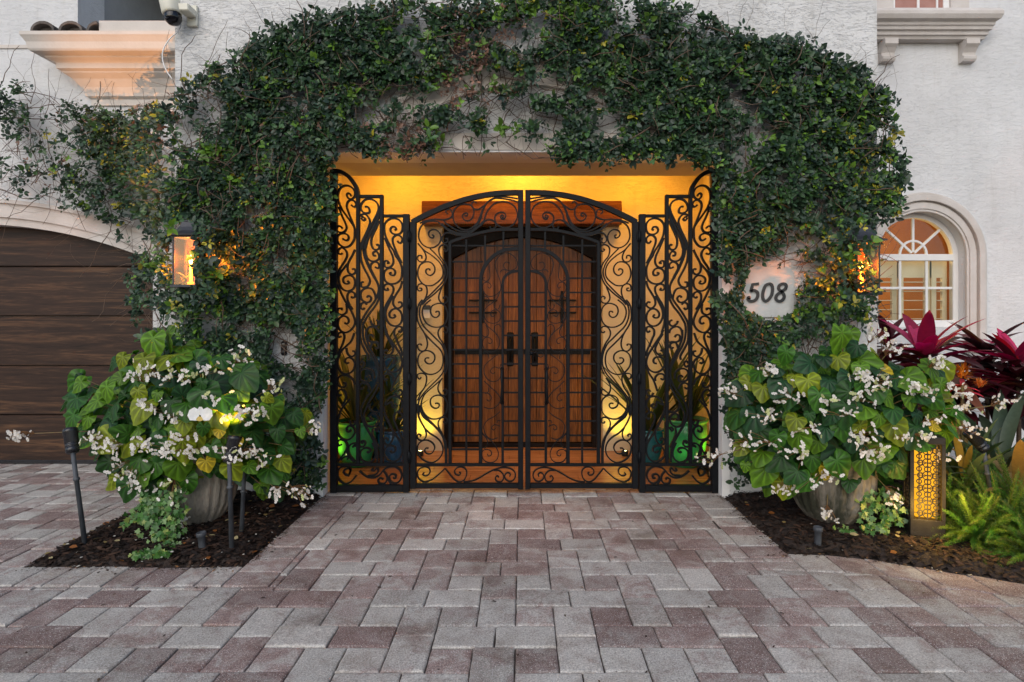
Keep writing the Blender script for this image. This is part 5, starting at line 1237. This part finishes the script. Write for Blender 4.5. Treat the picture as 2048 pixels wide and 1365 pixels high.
def fern(x, y, n, L, seed, label):
    r2 = np.random.default_rng(seed); t = thing('foxtail_fern', label, 'fern', (x, y, .03), 0, 'feathery green ferns in the right bed'); s = MB(); PP = []; DD = []; CC = []
    for i in range(n):
        a = r2.uniform(0, 6.28); el = r2.uniform(.15, 1.3); Ln = L*r2.uniform(.7, 1.1); d = np.array([math.cos(a)*math.cos(el), math.sin(a)*math.cos(el), math.sin(el)])
        cb_ = np.array([.042,.125,.016])*r2.uniform(.55, 1.5)*np.array([1+r2.uniform(0, .9), 1, 1]); pts = []
        for k in range(26):
            q = k/25; p = d*Ln*q+np.array([0, 0, -.55*Ln*q*q*math.cos(el)]); p[2] = max(p[2], .01+.0*q); pts.append(p)
            w = .024*(1-q**3)+.004
            m_ = 38
            tg = nz((d+np.array([0, 0, -1.1*q*math.cos(el)]))[None])[0]
            rd = nz(r2.normal(0, 1, (m_, 3))); dd = nz(rd-tg*(rd@tg)[:, None]+tg*.7)
            PP.append(np.repeat(p[None], m_, 0)+r2.normal(0, .004, (m_, 3))); DD.append(dd*w); CC.append(np.repeat((cb_*(1+.5*q))[None], m_, 0))
        s.tube(pts[::3], .0016, 3, False)
    P_ = np.concatenate(PP); D = np.concatenate(DD); sz = np.linalg.norm(D, axis=1)*r2.uniform(.6, 1.2, len(D)); nn = r2.normal(0, 1, (len(D), 3))
    v, f, c = instance(np.array([[-.03,0,0], [.03,0,0], [.045,.5,0], [0,1,0], [-.045,.5,0]]), np.array([[0,1,2], [0,2,4], [4,2,3]]), P_, D, nn, sz, np.concatenate(CC)*r2.uniform(.8, 1.25, (len(D), 1)))
    npmesh('fronds', v, f, c, M['plant'], t, False); s.build('stems', M['gstem'], t)
fern(2.76, 3.66, 75, .40, 31, 'yellowish feathery fern right beside the perforated lantern box')
fern(2.86, 4.05, 70, .66, 32, 'tall upright feathery fern behind the leaning spotlight')
fern(3.06, 3.50, 85, .48, 33, 'feathery fern spilling toward the kerb at the right edge')
fern(3.22, 3.86, 85, .78, 34, 'feathery fern cut off by the right picture edge, at the back')
fern(3.0, 3.74, 95, .60, 36, 'mid height feathery fern between the leaning spotlight and the right picture edge')
fern(3.12, 3.28, 60, .34, 37, 'low feathery fern at the lower right picture edge by the kerb')
fern(2.88, 3.36, 60, .30, 35, 'low feathery fern nearest the curved paver edge')
# ================================================================== GARDEN LIGHTS
t = thing('lantern_box', 'square bronze box light with glowing perforated scroll panel in the right bed', 'garden light', (2.52, 3.77, .02), R(-20))
w = .094; m = MB(); m.bbox(-w-.004, w+.004, -w-.004, w+.004, 0, .03, .004); m.bbox(-w, w, -w, w, .03, .135, .004); m.bbox(-w, w, -w, w, .60, .645, .004)
for sx in (-1, 1):
    for sy_ in (-1, 1): m.bbox(min(sx*w, sx*(w-.022)), max(sx*w, sx*(w-.022)), min(sy_*w, sy_*(w-.022)), max(sy_*w, sy_*(w-.022)), .135, .60, .002)
m.build('frame', M['iron2'], t)
for k in range(4):
    q = MB(); hw = w-.024
    for x_ in (-.045, 0, .045): q.box(x_-.003, x_+.003, -w+.006, -w+.0095, .135, .60)
    for i in range(6):
        z0 = .135+.0775*i; q.box(-hw, hw, -w+.0062, -w+.0092, z0+.0365, z0+.0405)
        for (cx_, cz_, r_) in ((0, .038, .030), (-.04, .038, .017), (.04, .038, .017), (0, .0, .02), (-.045, .0, .016), (.045, .0, .016)):
            A = [(cx_+r_*math.cos(2*math.pi*j/14), z0+cz_+r_*math.sin(2*math.pi*j/14)) for j in range(15)]; B = [(cx_+(r_-.0055)*math.cos(2*math.pi*j/14), z0+cz_+(r_-.0055)*math.sin(2*math.pi*j/14)) for j in range(15)]
            if z0+cz_-r_ > .13: q.strip(A, B, -w+.0055, -w+.0085)
        for sx in (-1, 1):
            q.prism([(sx*.0, z0+.036), (sx*.05, z0+.070), (sx*.052, z0+.067), (sx*.003, z0+.034)], -w+.0058, -w+.0088); q.prism([(sx*.0, z0+.041), (sx*.05, z0+.008), (sx*.052, z0+.011), (sx*.003, z0+.044)], -w+.0058, -w+.0088)
    o = q.build('lattice_panel', M['iron2'], t); o.rotation_euler = (0, 0, k*math.pi/2)
d_ = MB(); d_.box(-.058, .058, -.058, .058, .14, .59); d_.build('diffuser', M['glow'], t)
lamp('box_light', 'POINT', (.22, -.17, .34), 4.0, (1, .60, .12), t, .05); lamp('box_light', 'POINT', (-.02, -.19, .20), 2.2, (1, .60, .12), t, .05)
def post_light(base, top, head, label):
    t = thing('post_spotlight', label, 'garden light', base, 0, 'garden lights on thin pipes'); tp = Vector(top)-Vector(base)
    m = MB(); m.tube([(0,0,0), tp*.68, tp*.685, tp*.71, tp*.715, tp], [.0145, .0125, .018, .018, .0125, .0125], 12); m.build('post', M['pipe'], t)
    if head:
        d = Vector(head).normalized(); q = d.to_track_quat('Z', 'Y').to_matrix(); m = MB()
        m.lathe([(0,-.07), (.030,-.068), (.036,-.055), (.037,-.04), (.033,-.038), (.033,-.032), (.037,-.03), (.037,-.02), (.033,-.018), (.033,-.010), (.037,-.008), (.038,.06), (.041,.062), (.041,.085), (.034,.086), (.032,.07), (0,.07)], tp+d*.05, 20, rot=q); m.build('lamp_head', M['blackplastic'], t)
    return t
pl1 = post_light((-2.63,3.61,.02), (-2.715,3.62,.60), (-.5,.5,1), 'black post spotlight at the outer left corner of the left bed')
pl2 = post_light((-1.71,3.53,.02), (-1.735,3.55,.56), (.1,.35,1), 'grey pipe spotlight hiding its head in the left begonia')
post_light((-1.78,3.80,.02), (-1.79,3.86,.40), None, 'short dark pipe behind the grey spotlight pipe in the left bed')
sp3 = post_light((3.02,3.82,.02), (2.965,3.86,.56), (-.62,.1,.75), 'leaning black spotlight on a pipe among the right ferns')
lamp('spot_beam', 'SPOT', (-.02, -.08, .64), 34, (1, .60, .02), pl2, .015, (-.08, .24, 1.05), 50, .5)
lamp('spot_beam', 'SPOT', (-.24, .02, .72), 250, (1, .42, .12), pl1, .015, (-.78, 1.8, 3.55), 28, .7)
lamp('spot_beam', 'SPOT', (-.12, .02, .64), 8, (1, .62, .15), sp3, .02, (-.6, .3, 1.1), 70, .6)
def stub(x, y, tilt, label):
    t = thing('ground_light', label, 'garden light', (x, y, .02), 0, 'stubby pipe lights in the mulch'); rt_ = Matrix.Rotation(R(tilt), 3, 'Y'); m = MB()
    m.lathe([(.021,-.02), (.021,.085), (.027,.088), (.028,.11), (.025,.113), (.020,.10), (0,.098)], n=18, rot=rt_); m.build('housing', M['pipe'], t)
stub(-1.885, 3.54, -6, 'stubby grey pipe light in the mulch in front of the left urn')
stub(1.785, 3.63, 2, 'stubby grey pipe light in the mulch in front of the right urn')
